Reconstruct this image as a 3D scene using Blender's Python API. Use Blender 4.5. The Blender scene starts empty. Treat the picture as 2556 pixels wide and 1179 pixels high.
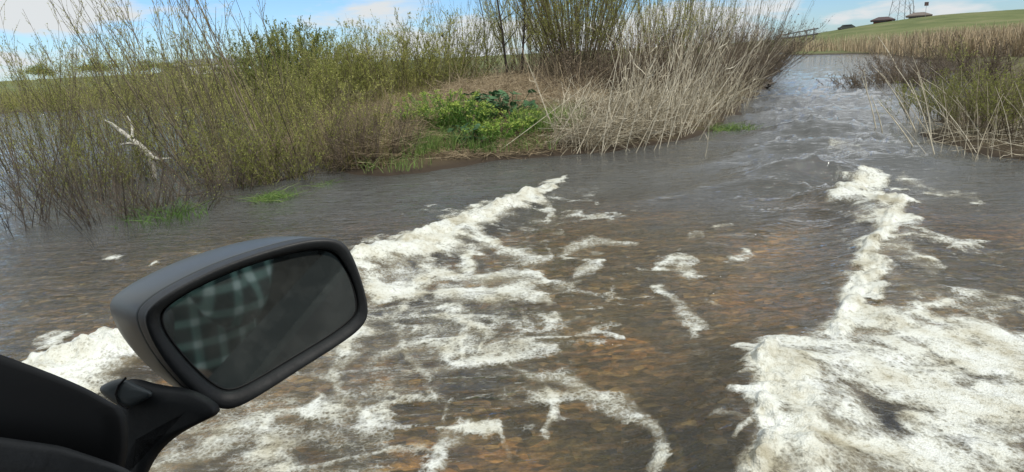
import bpy, math, random
import numpy as np
from mathutils import Vector, Matrix, Euler

# ------------------------------------------------------------------ camera, world, sun, exposure
SC = bpy.context.scene
COL = SC.collection
H = 1.5                                   # eye height above the water
FPX = 1645.0                              # focal length in photo pixels (photo 2556 x 1179)
PITCH, ROLL = math.radians(15.3), math.radians(-3.0)
cam_d = bpy.data.cameras.new('camera'); cam = bpy.data.objects.new('camera', cam_d); COL.objects.link(cam)
cam_d.sensor_width = 36.0; cam_d.lens = FPX/2556*36; cam_d.clip_end = 9000; cam_d.clip_start = 0.02
RM = Matrix.Rotation(math.radians(90)-PITCH, 3, 'X') @ Matrix.Rotation(ROLL, 3, 'Z')
cam.matrix_world = Matrix.Translation((0, 0, H)) @ RM.to_4x4()
SC.camera = cam

SUN_EL, SUN_AZ = math.radians(48), math.radians(142)     # azimuth clockwise from +Y
w = bpy.data.worlds.new('World'); SC.world = w; w.use_nodes = True
nt = w.node_tree; nt.nodes.clear()
def wn(t, **k):
    n = nt.nodes.new(t)
    for a, b in k.items(): setattr(n, a, b)
    return n
out = wn('ShaderNodeOutputWorld'); bg = wn('ShaderNodeBackground'); bg.inputs['Strength'].default_value = 0.15
sky = wn('ShaderNodeTexSky', sky_type='NISHITA', sun_disc=False, sun_elevation=SUN_EL, sun_rotation=SUN_AZ,
         air_density=1.0, dust_density=0.3, ozone_density=1.3, altitude=300)
tc = wn('ShaderNodeTexCoord'); sep = wn('ShaderNodeSeparateXYZ'); nt.links.new(tc.outputs['Generated'], sep.inputs[0])
zc = wn('ShaderNodeMath', operation='MAXIMUM'); nt.links.new(sep.outputs['Z'], zc.inputs[0]); zc.inputs[1].default_value = 0.0
za = wn('ShaderNodeMath', operation='ADD'); nt.links.new(zc.outputs[0], za.inputs[0]); za.inputs[1].default_value = 0.20
dx = wn('ShaderNodeMath', operation='DIVIDE'); nt.links.new(sep.outputs['X'], dx.inputs[0]); nt.links.new(za.outputs[0], dx.inputs[1])
dy = wn('ShaderNodeMath', operation='DIVIDE'); nt.links.new(sep.outputs['Y'], dy.inputs[0]); nt.links.new(za.outputs[0], dy.inputs[1])
cmb = wn('ShaderNodeCombineXYZ'); nt.links.new(dx.outputs[0], cmb.inputs[0]); nt.links.new(dy.outputs[0], cmb.inputs[1]); cmb.inputs[2].default_value = 3.3
cn = wn('ShaderNodeTexNoise'); nt.links.new(cmb.outputs[0], cn.inputs['Vector']); cn.inputs['Scale'].default_value = 1.05
cn.inputs['Detail'].default_value = 7; cn.inputs['Roughness'].default_value = 0.55; cn.inputs['Distortion'].default_value = 0.3
cr = wn('ShaderNodeValToRGB'); cz = wn('ShaderNodeMath', operation='MULTIPLY_ADD'); nt.links.new(zc.outputs[0], cz.inputs[0]); cz.inputs[1].default_value = 0.16; nt.links.new(cn.outputs['Fac'], cz.inputs[2]); nt.links.new(cz.outputs[0], cr.inputs[0])
cr.color_ramp.elements[0].position = 0.45; cr.color_ramp.elements[1].position = 0.54
tint = wn('ShaderNodeMix', data_type='RGBA', blend_type='MULTIPLY'); tint.inputs[0].default_value = 1.0
nt.links.new(sky.outputs[0], tint.inputs[6]); tint.inputs[7].default_value = (0.44, 0.60, 0.84, 1)
cm = wn('ShaderNodeMix', data_type='RGBA'); nt.links.new(cr.outputs[0], cm.inputs[0]); nt.links.new(tint.outputs[2], cm.inputs[6])
cm.inputs[7].default_value = (4.6, 4.8, 4.9, 1)
nt.links.new(cm.outputs[2], bg.inputs['Color']); nt.links.new(bg.outputs[0], out.inputs[0])

sl = bpy.data.lights.new('sun', 'SUN'); sl.energy = 3.2; sl.angle = math.radians(3); sl.color = (1.0, 0.95, 0.87)
so = bpy.data.objects.new('sun', sl); COL.objects.link(so)
sd = Vector((math.sin(SUN_AZ)*math.cos(SUN_EL), math.cos(SUN_AZ)*math.cos(SUN_EL), math.sin(SUN_EL)))
so.rotation_euler = sd.to_track_quat('Z', 'Y').to_euler(); so.location = sd*30
SC.view_settings.view_transform = 'Standard'; SC.view_settings.look = 'None'
SC.view_settings.exposure = 0.12; SC.view_settings.gamma = 1
SC.render.engine = 'CYCLES'
SC.cycles.transparent_max_bounces = 24; SC.cycles.max_bounces = 6; SC.cycles.caustics_reflective = False; SC.cycles.caustics_refractive = False

# ------------------------------------------------------------------ helpers
RN = np.array(RM); CAMP = np.array([0, 0, H])
rng = np.random.default_rng(7)
def ray(px, py):
    d = np.stack([(np.asarray(px, float)-1278)/FPX, -(np.asarray(py, float)-589.5)/FPX, -np.ones_like(np.asarray(px, float))], -1)
    return d @ RN.T
def gnd(px, py, z=0.0, far=3000):
    d = ray(px, py); dz = np.minimum(d[..., 2], -H/far)
    t = (z-H)/dz
    return CAMP + d*t[..., None]
def at(px, py, dist):                      # the point seen at (px, py), dist metres away over the ground
    d = ray(px, py); hd = np.hypot(d[..., 0], d[..., 1])
    return CAMP + d*(np.asarray(dist)/hd)[..., None]
def deep(px, py, depth):                   # the point seen at (px, py) at a camera depth
    return CAMP + ray(px, py)*np.asarray(depth, float)[..., None]
def proj(x, y, z=0.0):
    q = (np.stack([x, y, z+0*x], -1)-CAMP) @ RN
    zz = np.maximum(-q[..., 2], 1e-3)
    return 1278+FPX*q[..., 0]/zz, 589.5-FPX*q[..., 1]/zz, q[..., 2] < -0.05

def _h(ix, iy, seed):
    n = (ix.astype(np.int64)*374761393 + iy.astype(np.int64)*668265263 + seed*1274126177) & 0x7fffffff
    n = ((n ^ (n >> 13))*1274126177) & 0x7fffffff
    n = ((n ^ (n >> 16))*2654435) & 0x7fffffff
    return (n & 0xffff)/65535.0
def vn(x, y, seed=0):
    ix, iy = np.floor(x), np.floor(y); fx, fy = x-ix, y-iy
    fx = fx*fx*fx*(fx*(fx*6-15)+10); fy = fy*fy*fy*(fy*(fy*6-15)+10)
    a, b, c, d = _h(ix, iy, seed), _h(ix+1, iy, seed), _h(ix, iy+1, seed), _h(ix+1, iy+1, seed)
    return (a*(1-fx)+b*fx)*(1-fy)+(c*(1-fx)+d*fx)*fy
def fbm(x, y, o=4, seed=0, g=0.5):
    s, a, t = 0, 1.0, 0
    for k in range(o):
        s = s+a*vn(x+17.3*k, y-9.1*k, seed+k); t += a; a *= g
        x, y = x*1.93+y*0.42, y*1.93-x*0.42
    return s/t
def sstep(a, b, x):
    t = np.clip((x-a)/(b-a), 0, 1); return t*t*(3-2*t)

def mesh_np(name, V, F, mat, parent=None, smooth=True, attrs=None):
    V = np.asarray(V, np.float32).reshape(-1, 3); F = np.asarray(F, np.int32); k = F.shape[1]
    m = bpy.data.meshes.new(name)
    m.vertices.add(len(V)); m.vertices.foreach_set('co', V.ravel())
    m.loops.add(F.size); m.loops.foreach_set('vertex_index', F.ravel())
    m.polygons.add(len(F)); m.polygons.foreach_set('loop_start', np.arange(0, F.size, k, dtype=np.int32))
    m.polygons.foreach_set('loop_total', np.full(len(F), k, np.int32))
    m.update(calc_edges=True)
    m.polygons.foreach_set('use_smooth', np.full(len(F), smooth, bool))
    for an, av in (attrs or {}).items():
        a = m.attributes.new(an, 'FLOAT', 'POINT'); a.data.foreach_set('value', np.asarray(av, np.float32).ravel())
    m.materials.append(mat)
    o = bpy.data.objects.new(name, m); COL.objects.link(o)
    if parent is not None: o.parent = parent
    return o
def mesh_py(name, V, F, mat, parent=None, smooth=False):
    m = bpy.data.meshes.new(name); m.from_pydata([tuple(map(float, v)) for v in V], [], [tuple(f) for f in F])
    for p in m.polygons: p.use_smooth = smooth
    m.materials.append(mat); m.update()
    o = bpy.data.objects.new(name, m); COL.objects.link(o)
    if parent is not None: o.parent = parent
    return o
def tag(o, label=None, cat=None, group=None, kind=None):
    if label: o['label'] = label
    if cat: o['category'] = cat
    if group: o['group'] = group
    if kind: o['kind'] = kind
    return o
def thing(name, label, cat, loc=(0, 0, 0), group=None):
    o = bpy.data.objects.new(name, None); COL.objects.link(o); o.location = loc; o.empty_display_size = 0.1
    return tag(o, label, cat, group)

class Geo:                                 # collects tubes and leaves as quads
    def __init__(s): s.V, s.F, s.T, s.n = [], [], [], 0
    def add(s, V, F, T):
        s.V.append(V.reshape(-1, 3)); s.F.append(F.reshape(-1, 4)+s.n); s.T.append(T.ravel()); s.n += len(s.V[-1])
    def tubes(s, P, R, T, sides=3):        # P (N,K,3)  R (N,K)  T (N)
        N, K = P.shape[:2]
        if N == 0: return
        t = np.gradient(P, axis=1); t /= np.linalg.norm(t, axis=2, keepdims=True)+1e-9
        ref = rng.normal(size=(N, 1, 3)); ref[..., 2] *= 0.1
        a = np.cross(t, ref); a /= np.linalg.norm(a, axis=2, keepdims=True)+1e-9
        b = np.cross(t, a)
        ang = np.arange(sides)*2*np.pi/sides
        V = P[:, :, None]+R[:, :, None, None]*(np.cos(ang)[None, None, :, None]*a[:, :, None]+np.sin(ang)[None, None, :, None]*b[:, :, None])
        i = np.arange(N)[:, None, None]*K*sides; k = np.arange(K-1)[None, :, None]*sides; j = np.arange(sides)[None, None, :]; j2 = (j+1) % sides
        F = np.stack([i+k+j, i+k+j2, i+k+sides+j2, i+k+sides+j], -1)
        s.add(V, F, np.broadcast_to(np.asarray(T)[:, None, None], (N, K, sides)))
    def leaves(s, C, D, L, W, T):          # folded diamond leaves
        N = len(C)
        if N == 0: return
        D = D/(np.linalg.norm(D, axis=1, keepdims=True)+1e-9)
        r = rng.normal(size=(N, 3)); S = np.cross(D, r); S /= np.linalg.norm(S, axis=1, keepdims=True)+1e-9
        L = np.broadcast_to(L, (N,))[:, None]; W = np.broadcast_to(W, (N,))[:, None]
        V = np.stack([C, C+D*L*0.45+S*W*0.5, C+D*L, C+D*L*0.45-S*W*0.5], 1)
        F = np.arange(N*4).reshape(N, 4)
        s.add(V, F, np.broadcast_to(np.asarray(T)[:, None], (N, 4)))
    def blades(s, P, W, T):                # ribbons  P (N,K,3)  W (N,K)
        N, K = P.shape[:2]
        t = np.gradient(P, axis=1); r = rng.normal(size=(N, 1, 3)); r[..., 2] *= 0.2
        S = np.cross(t, r); S /= np.linalg.norm(S, axis=2, keepdims=True)+1e-9
        V = np.stack([P-S*W[..., None]*0.5, P+S*W[..., None]*0.5], 2)
        i = np.arange(N)[:, None]*K*2; k = np.arange(K-1)[None]*2
        F = np.stack([i+k, i+k+1, i+k+3, i+k+2], -1)
        s.add(V, F, np.broadcast_to(np.asarray(T)[:, None, None], (N, K, 2)))
    def build(s, name, mat, parent=None, origin=None):
        V = np.concatenate(s.V); F = np.concatenate(s.F); T = np.concatenate(s.T)
        if origin is not None: V = V-np.asarray(origin)
        return mesh_np(name, V, F, mat, parent, attrs={'tint': T})

# ------------------------------------------------------------------ materials
def new_mat(name):
    m = bpy.data.materials.new(name); m.use_nodes = True; t = m.node_tree; t.nodes.clear()
    o = t.nodes.new('ShaderNodeOutputMaterial'); return m, t, o
def N(t, typ, ins=None, **k):
    n = t.nodes.new(typ)
    for a, b in k.items(): setattr(n, a, b)
    for a, b in (ins or {}).items():
        if isinstance(b, bpy.types.NodeSocket): t.links.new(b, n.inputs[a])
        else: n.inputs[a].default_value = b
    return n
def ramp(t, fac, stops):
    n = t.nodes.new('ShaderNodeValToRGB'); t.links.new(fac, n.inputs[0]); e = n.color_ramp.elements
    while len(e) < len(stops): e.new(0.5)
    for q, (p, c) in zip(e, stops): q.position = p; q.color = (*c, 1) if len(c) == 3 else c
    return n.outputs[0]
def mixc(t, f, a, b, blend='MIX'):
    n = t.nodes.new('ShaderNodeMix'); n.data_type = 'RGBA'; n.blend_type = blend
    for i, v in ((0, f), (6, a), (7, b)):
        if isinstance(v, bpy.types.NodeSocket): t.links.new(v, n.inputs[i])
        else: n.inputs[i].default_value = v if i == 0 else (*v, 1)
    return n.outputs[2]
def plant_mat(name, stops, trans=0.0, rough=0.6, spec=0.25):
    m, t, o = new_mat(name)
    a = N(t, 'ShaderNodeAttribute', attribute_name='tint')
    c = ramp(t, a.outputs['Fac'], stops)
    g = N(t, 'ShaderNodeNewGeometry')
    nz = N(t, 'ShaderNodeTexNoise', {'Vector': g.outputs['Position'], 'Scale': 9.0, 'Detail': 3.0})
    c = mixc(t, 0.5, c, ramp(t, nz.outputs['Fac'], [(0.3, (0.45, 0.45, 0.45)), (0.7, (1.5, 1.5, 1.5))]), 'MULTIPLY')
    p = N(t, 'ShaderNodeBsdfPrincipled', {'Base Color': c, 'Roughness': rough, 'Specular IOR Level': spec})
    if trans:
        tr = N(t, 'ShaderNodeBsdfTranslucent', {'Color': c}); mx = N(t, 'ShaderNodeMixShader', {0: trans, 1: p.outputs[0], 2: tr.outputs[0]})
        t.links.new(mx.outputs[0], o.inputs[0])
    else: t.links.new(p.outputs[0], o.inputs[0])
    return m
def plain(name, col, rough=0.6, metal=0.0, nscale=0, nc=None, bump=0.0, spec=0.5, coat=0.0):
    m, t, o = new_mat(name)
    p = N(t, 'ShaderNodeBsdfPrincipled', {'Base Color': (*col, 1), 'Roughness': rough, 'Metallic': metal, 'Specular IOR Level': spec, 'Coat Weight': coat})
    if nscale:
        c = N(t, 'ShaderNodeTexCoord')
        z = N(t, 'ShaderNodeTexNoise', {'Vector': c.outputs['Object'], 'Scale': nscale, 'Detail': 6.0, 'Roughness': 0.6})
        t.links.new(ramp(t, z.outputs['Fac'], [(0.3, col), (0.7, nc or col)]), p.inputs['Base Color'])
        if bump:
            b = N(t, 'ShaderNodeBump', {'Height': z.outputs['Fac'], 'Strength': bump, 'Distance': 0.01}); t.links.new(b.outputs[0], p.inputs['Normal'])
    t.links.new(p.outputs[0], o.inputs[0]); return m

M = {}
M['willow_leaf'] = plant_mat('willow_leaf', [(0, (0.12, 0.145, 0.04)), (0.45, (0.32, 0.345, 0.09)), (1, (0.60, 0.58, 0.2))], 0.45)
M['bush_leaf'] = plant_mat('bush_leaf', [(0, (0.115, 0.149, 0.041)), (0.6, (0.216, 0.257, 0.068)), (1, (0.365, 0.378, 0.108))], 0.3)
M['dry_leaf'] = plant_mat('dry_leaf', [(0, (0.09, 0.07, 0.05)), (1, (0.24, 0.19, 0.13))], 0.2)
M['bark'] = plant_mat('bark', [(0, (0.061, 0.055, 0.034)), (0.6, (0.149, 0.121, 0.081)), (1, (0.270, 0.243, 0.149))])
M['dark_bark'] = plant_mat('dark_bark', [(0, (0.041, 0.034, 0.027)), (1, (0.108, 0.088, 0.068))])
M['red_bark'] = plant_mat('red_bark', [(0, (0.05, 0.04, 0.03)), (1, (0.19, 0.15, 0.11))])
M['reed'] = plant_mat('reed', [(0, (0.17, 0.14, 0.095)), (0.4, (0.46, 0.405, 0.29)), (1, (0.78, 0.73, 0.59))], 0.25)
M['hay'] = plant_mat('hay', [(0, (0.176, 0.135, 0.081)), (0.5, (0.405, 0.324, 0.209)), (1, (0.634, 0.527, 0.365))], 0.15)
M['grass'] = plant_mat('grass', [(0, (0.06, 0.11, 0.03)), (0.5, (0.13, 0.23, 0.055)), (1, (0.29, 0.36, 0.12))], 0.3)
M['olive_grass'] = plant_mat('olive_grass', [(0, (0.16, 0.17, 0.05)), (0.6, (0.30, 0.30, 0.09)), (1, (0.45, 0.4, 0.18))], 0.4)
M['spurge'] = plant_mat('spurge', [(0, (0.07, 0.16, 0.04)), (0.55, (0.17, 0.30, 0.06)), (1, (0.42, 0.50, 0.11))], 0.35)
M['burdock'] = plant_mat('burdock', [(0, (0.035, 0.09, 0.04)), (1, (0.09, 0.18, 0.08))], 0.2, 0.55)
M['driftwood'] = plain('driftwood', (0.26, 0.25, 0.21), 0.8, nscale=22, nc=(0.55, 0.54, 0.48), bump=0.8)

# ------------------------------------------------------------------ land outlines (read off the photo, laid on the ground plane)
def poly(pts): return gnd(np.array([p[0] for p in pts]), np.array([p[1] for p in pts]))[:, :2]
def sdf(P, X, Y):                           # signed distance, + inside
    d = np.full(X.shape, 1e9); ins = np.zeros(X.shape, bool); n = len(P)
    for i in range(n):
        a, b = P[i], P[(i+1) % n]; e = b-a; wx, wy = X-a[0], Y-a[1]
        t = np.clip((wx*e[0]+wy*e[1])/(e@e+1e-12), 0, 1)
        d = np.minimum(d, np.hypot(wx-e[0]*t, wy-e[1]*t))
        c = ((a[1] > Y) != (b[1] > Y)) & (X < (b[0]-a[0])*(Y-a[1])/((b[1]-a[1]) or 1e-12)+a[0]); ins ^= c
    return np.where(ins, d, -d)
main_edge = [(870, 436), (960, 440), (1080, 424), (1240, 402), (1400, 388), (1550, 376), (1690, 352), (1780, 322), (1850, 285), (1890, 235), (1925, 185), (1955, 150), (1968, 140)]
PM = poly(main_edge); 
PM = np.vstack([PM, [[90, 260], [-400, 260], [-400, 60]], poly([(-500, 300), (0, 283), (200, 275), (420, 262), (560, 275), (640, 300), (740, 335), (830, 380)])])
PR = poly([(3300, 500), (2700, 410), (2500, 395), (2370, 372), (2320, 335), (2370, 270), (2440, 225), (2400, 160), (2200, 134)])
PR = np.vstack([PR, [[30+0, 75]], poly([(1968, 132)]), [[90, 300], [500, 300], [500, 10]]])
FAR = gnd(np.array([2100.]), np.array([131.]))[0]
def terrain(X, Y):
    r = np.hypot(X, Y)
    n1 = fbm(X*0.9, Y*0.9, 4, 3); n2 = fbm(X*0.12, Y*0.12, 3, 11)
    a = sdf(PM, X, Y)+(n1-0.5)*0.35*np.clip(r/10, 0.5, 4)
    b = sdf(PR, X, Y)+(n1-0.5)*0.4*np.clip(r/10, 0.5, 4)
    land = np.maximum(a, b)
    h = -0.22+0.29*sstep(-0.7, 0.25, land)+0.25*sstep(0.1, 1.6, a)*sstep(40, 16, r)+0.12*sstep(0, 3, land)*n2
    ang = np.arctan2(X, Y)
    mound = np.exp(-(((X-gm[0])/2.4)**2+((Y-gm[1])/1.8)**2)); h = h+0.42*mound*sstep(-0.1, 0.7, a)
    hill = sstep(math.radians(16), math.radians(34), ang)*5.4*(1-sstep(1.0, 1.6, ang))
    h = h+hill*sstep(80, 210, r)+sstep(100, 260, r)*0.6+sstep(300, 900, r)*3.2*n2
    h = h+(n1-0.5)*0.05*sstep(-0.5, 0.3, land)
    return h+(fbm(X*3, Y*3, 3, 21)-0.5)*0.05
gm = gnd(np.array([1270.]), np.array([300.]))[0]

# polar sheet: fine where the camera looks, whole circle, out to the horizon
az = np.concatenate([np.linspace(-180, -56, 40, endpoint=False), np.arange(-56, 56, 0.105), np.linspace(56, 180, 40)])
def sheet(rs, az=az):
    A = np.radians(az); X = rs[:, None]*np.sin(A)[None]; Y = rs[:, None]*np.cos(A)[None]
    n, k = X.shape; i = np.arange(n-1)[:, None]*k; j = np.arange(k-1)[None]
    F = np.stack([i+j, i+j+1, i+k+j+1, i+k+j], -1).reshape(-1, 4)
    return X, Y, F
azc = np.concatenate([np.linspace(-180, -60, 30, endpoint=False), np.arange(-60, 60, 0.3), np.linspace(60, 180, 30)])
rs = np.concatenate([[0.01, 0.4], np.geomspace(0.9, 60, 330), np.geomspace(61.5, 6000, 150)])
X, Y, F = sheet(rs, azc)
Z = terrain(X, Y)
# ground material: gravel bed under water, mud and turf above it
m, t, o = new_mat('ground')
g = N(t, 'ShaderNodeNewGeometry'); pos = g.outputs['Position']
mp = N(t, 'ShaderNodeMapping', {'Vector': pos, 'Scale': (0.68, 1.0, 1.0), 'Rotation': (0, 0, 0.15)})
v1 = N(t, 'ShaderNodeTexVoronoi', {'Vector': mp.outputs[0], 'Scale': 24.0, 'Randomness': 1.0})
n1 = N(t, 'ShaderNodeTexNoise', {'Vector': mp.outputs[0], 'Scale': 2.1, 'Detail': 7.0, 'Roughness': 0.68})
n2 = N(t, 'ShaderNodeTexNoise', {'Vector': mp.outputs[0], 'Scale': 34.0, 'Detail': 5.0, 'Roughness': 0.7})
sx = N(t, 'ShaderNodeSeparateColor', {0: v1.outputs['Color']})
peb = ramp(t, sx.outputs[0], [(0.0, (0.06, 0.055, 0.032)), (0.35, (0.20, 0.17, 0.09)), (0.7, (0.32, 0.23, 0.13)), (0.85, (0.50, 0.31, 0.15)), (1, (0.7, 0.56, 0.34))])
alg = ramp(t, n1.outputs['Fac'], [(0.36, (0.085, 0.09, 0.035)), (0.47, (0.17, 0.15, 0.075)), (0.56, (0.27, 0.2, 0.11)), (0.68, (0.40, 0.26, 0.12))])
n5 = N(t, 'ShaderNodeTexNoise', {'Vector': pos, 'Scale': 0.75, 'Detail': 4.0, 'Roughness': 0.6})
bed = mixc(t, 0.34, peb, alg)
bed = mixc(t, 1.0, bed, ramp(t, n5.outputs['Fac'], [(0.38, (0.42, 0.44, 0.36)), (0.5, (0.85, 0.8, 0.75)), (0.62, (1.3, 1.02, 0.85))]), 'MULTIPLY')
bed = mixc(t, 0.8, bed, ramp(t, n2.outputs['Fac'], [(0.35, (0.55, 0.55, 0.5)), (0.65, (2.0, 1.95, 1.75))]), 'MULTIPLY')
n3 = N(t, 'ShaderNodeTexNoise', {'Vector': pos, 'Scale': 1.7, 'Detail': 8.0, 'Roughness': 0.7})
land = ramp(t, n3.outputs['Fac'], [(0.3, (0.06, 0.045, 0.03)), (0.5, (0.13, 0.1, 0.055)), (0.7, (0.14, 0.15, 0.05))])
n4 = N(t, 'ShaderNodeTexNoise', {'Vector': pos, 'Scale': 0.11, 'Detail': 9.0, 'Roughness': 0.65})
farc = ramp(t, n4.outputs['Fac'], [(0.35, (0.08, 0.105, 0.035)), (0.5, (0.12, 0.145, 0.05)), (0.68, (0.19, 0.18, 0.09))])
ln = N(t, 'ShaderNodeVectorMath', {0: pos}, operation='LENGTH')
fr = N(t, 'ShaderNodeMapRange', {0: ln.outputs['Value'], 1: 16.0, 2: 60.0})
land = mixc(t, fr.outputs[0], land, farc)
sz = N(t, 'ShaderNodeSeparateXYZ', {0: pos})
mud = N(t, 'ShaderNodeMapRange', {0: sz.outputs['Z'], 1: -0.16, 2: -0.08})
bed = mixc(t, mud.outputs[0], bed, (0.045, 0.034, 0.024))
wet = N(t, 'ShaderNodeMapRange', {0: sz.outputs['Z'], 1: 0.03, 2: 0.16})
colr = mixc(t, wet.outputs[0], bed, land)
bp = N(t, 'ShaderNodeBump', {'Height': n2.outputs['Fac'], 'Strength': 0.5, 'Distance': 0.02})
p = N(t, 'ShaderNodeBsdfPrincipled', {'Base Color': colr, 'Roughness': 0.85, 'Specular IOR Level': 0.2, 'Normal': bp.outputs[0]})
t.links.new(p.outputs[0], o.inputs[0]); M['ground'] = m
ground = mesh_np('ground', np.stack([X, Y, Z], -1), F, m)
tag(ground, 'muddy gravel bed under the flood and the grassy banks and hill beyond it', kind='structure')

# ------------------------------------------------------------------ water and foam
RIDGES = [  # pixel x, y (on the water plane), height m, front width m, back width m
    [(-600, 1150, .10), (0, 985, .13), (230, 915, .15), (500, 840, .15), (700, 765, .15), (900, 678, .14), (1000, 638, .13), (1100, 597, .12), (1200, 552, .11), (1300, 508, .09), (1370, 475, .05), (1430, 462, .0)],
    [(2000, 470, .0), (2090, 510, .10), (2180, 530, .13), (2225, 575, .08), (2180, 640, .07), (2150, 720, .06), (2110, 800, .05), (1960, 900, .08), (1900, 960, .12), (1880, 1080, .14), (1900, 1300, .12)],
]
FOAM = [  # strokes: (px, py, half width px) ...; last item strength
    ([(-600, 1130, 120), (0, 985, 90), (230, 905, 72), (500, 850, 66), (700, 780, 60), (900, 672, 46), (1000, 640, 44), (1100, 600, 42), (1200, 556, 36), (1300, 508, 30), (1370, 474, 22), (1410, 458, 8)], 1.0),
    ([(1330, 490, 22), (1385, 545, 12)], .75), ([(1180, 585, 16), (1250, 620, 12), (1330, 640, 16), (1375, 640, 12)], .8),
    ([(1170, 640, 18), (1182, 662, 22), (1150, 690, 12)], .85),
    ([(930, 740, 42), (1010, 725, 24), (1080, 692, 22), (1180, 690, 20), (1250, 692, 25), (1330, 680, 22), (1370, 700, 14)], .85),
    ([(1100, 735, 24), (1220, 745, 30), (1300, 728, 32), (1380, 745, 20)], .85), ([(1120, 700, 14), (1140, 740, 16)], .6),
    ([(980, 675, 40), (1035, 715, 14)], .7), ([(940, 660, 50), (1080, 625, 40), (1200, 590, 30)], .62),
    ([(900, 800, 46), (880, 870, 40), (840, 940, 30), (840, 1020, 14)], .72),
    ([(1300, 775, 10), (1312, 815, 18), (1265, 850, 12)], .6),
    ([(985, 815, 24), (995, 870, 12), (1055, 925, 15), (1120, 922, 15), (1170, 905, 18), (1250, 890, 18), (1320, 945, 22), (1400, 948, 28), (1460, 965, 32), (1510, 1005, 28), (1590, 1045, 26), (1645, 1090, 26), (1660, 1140, 24), (1630, 1190, 28)], .68),
    ([(1150, 900, 10), (1152, 850, 12), (1180, 822, 20), (1215, 832, 14), (1195, 870, 10)], .75),
    ([(1360, 960, 16), (1392, 1020, 16), (1370, 1085, 14)], .62), ([(1560, 1000, 20), (1630, 1060, 20)], .6),
    ([(930, 958, 12), (1000, 990, 9), (1080, 990, 9)], .6), ([(890, 1015, 12), (915, 1050, 16)], .7),
    ([(1060, 1185, 40), (1120, 1110, 36), (1200, 1080, 30), (1260, 1062, 24)], .68), ([(1260, 1060, 10), (1270, 1140, 16)], .5),
    ([(660, 1040, 26), (560, 1085, 50), (490, 1140, 62), (420, 1185, 46)], .72),
    ([(760, 985, 14), (700, 1060, 12)], .45), ([(1130, 985, 10), (1110, 1060, 12)], .5), ([(1450, 1100, 30), (1560, 1120, 24)], .42),
    ([(1415, 625, 18), (1460, 612, 22), (1510, 605, 16), (1600, 612, 6)], .72), ([(1440, 685, 14), (1475, 665, 24), (1500, 650, 10)], .74), ([(1400, 720, 22), (1450, 705, 12)], .55),
    ([(1640, 665, 10), (1690, 652, 18), (1730, 672, 20)], .68), ([(1640, 722, 12), (1690, 760, 26), (1735, 800, 24), (1725, 840, 14)], .66), ([(1750, 745, 12), (1800, 755, 6)], .5),
    ([(1790, 572, 9), (1830, 566, 7)], .62), ([(1720, 592, 8), (1750, 588, 7)], .62), ([(1830, 645, 16), (1880, 620, 14)], .45),
    ([(1450, 545, 7), (1520, 548, 6)], .6), ([(1560, 600, 6), (1640, 608, 5)], .5), ([(1560, 850, 4), (1480, 826, 4)], .6), ([(1640, 890, 10), (1760, 960, 14), (1800, 1000, 8)], .42),
    ([(1290, 570, 14), (1400, 575, 12)], .5), ([(260, 640, 8), (300, 650, 8)], .6), ([(380, 660, 8)]*2, .7), ([(480, 628, 6), (530, 640, 6)], .6),
    ([(2090, 500, 26), (2150, 490, 40), (2200, 512, 44), (2270, 520, 26)], 1.0), ([(2150, 440, 14), (2190, 450, 24)], .8),
    ([(2150, 740, 34), (2120, 790, 44), (2090, 850, 50)], 1.0), ([(2235, 550, 26), (2200, 600, 30), (2165, 650, 30), (2190, 690, 40), (2130, 735, 34), (2180, 755, 28)], 1.0), ([(2200, 610, 30), (2270, 660, 22), (2330, 690, 16)], .65),
    ([(2110, 815, 40), (2200, 830, 56), (2300, 850, 64), (2450, 880, 90), (2650, 950, 120)], .86), ([(1990, 885, 42), (2080, 900, 70), (2220, 950, 90), (2400, 1000, 100), (2600, 1050, 100)], .84),
    ([(1935, 905, 40), (1905, 960, 46), (1925, 1030, 44), (1895, 1090, 42), (1925, 1150, 46), (1900, 1230, 50)], 1.0), ([(1870, 930, 14), (1840, 905, 6)], .8), ([(1880, 985, 14), (1845, 1000, 6)], .75), ([(1880, 1120, 16), (1830, 1160, 8)], .75), ([(2010, 990, 80), (2010, 1120, 96), (2010, 1230, 90)], .90), ([(2120, 1050, 90), (2150, 1180, 100), (2350, 1200, 130)], .78), ([(2260, 1060, 60), (2500, 1130, 80)], .72),
    ([(1850, 900, 10), (1900, 905, 10)], .8), ([(1820, 1040, 10), (1890, 1050, 12)], .7), ([(1780, 1100, 8), (1880, 1130, 14)], .55),
    ([(2060, 385, 12), (2150, 405, 12)], .6), ([(2250, 440, 8), (2330, 470, 10), (2450, 500, 10)], .6), ([(2260, 600, 20), (2500, 640, 30)], .4), ([(2280, 750, 40), (2500, 760, 50)], .5), ([(1000, 560, 2)]*2, .1),
]
def strokes_at(px, py, w1, w2, w3=None):
    w3 = np.ones(px.shape) if w3 is None else w3
    D = np.zeros(px.shape)
    for pts, st in FOAM:
        for (x0, y0, a0), (x1, y1, a1) in zip(pts[:-1], pts[1:]):
            pad = 2.4*max(a0, a1)+40
            sel = (px > min(x0, x1)-pad) & (px < max(x0, x1)+pad) & (py > min(y0, y1)-pad) & (py < max(y0, y1)+pad)
            if not sel.any(): continue
            X_, Y_ = px[sel]+w1[sel]*(max(a0, 9)*.6+8), py[sel]+w2[sel]*(max(a0, 9)*0.5+6)
            ex, ey = x1-x0, y1-y0; L = ex*ex+ey*ey+1e-6
            u = np.clip(((X_-x0)*ex+(Y_-y0)*ey)/L, 0, 1)
            d = np.hypot(X_-x0-ex*u, Y_-y0-ey*u)/((a0+(a1-a0)*u)*w3[sel])
            D[sel] = np.maximum(D[sel], st*(1-sstep(0.1, 1.75, d)))
    return D
dep = np.radians(np.concatenate([np.arange(52, 30, -0.09), np.arange(30, 6, -0.085), np.arange(6, 1.0, -0.06)]))
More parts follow.
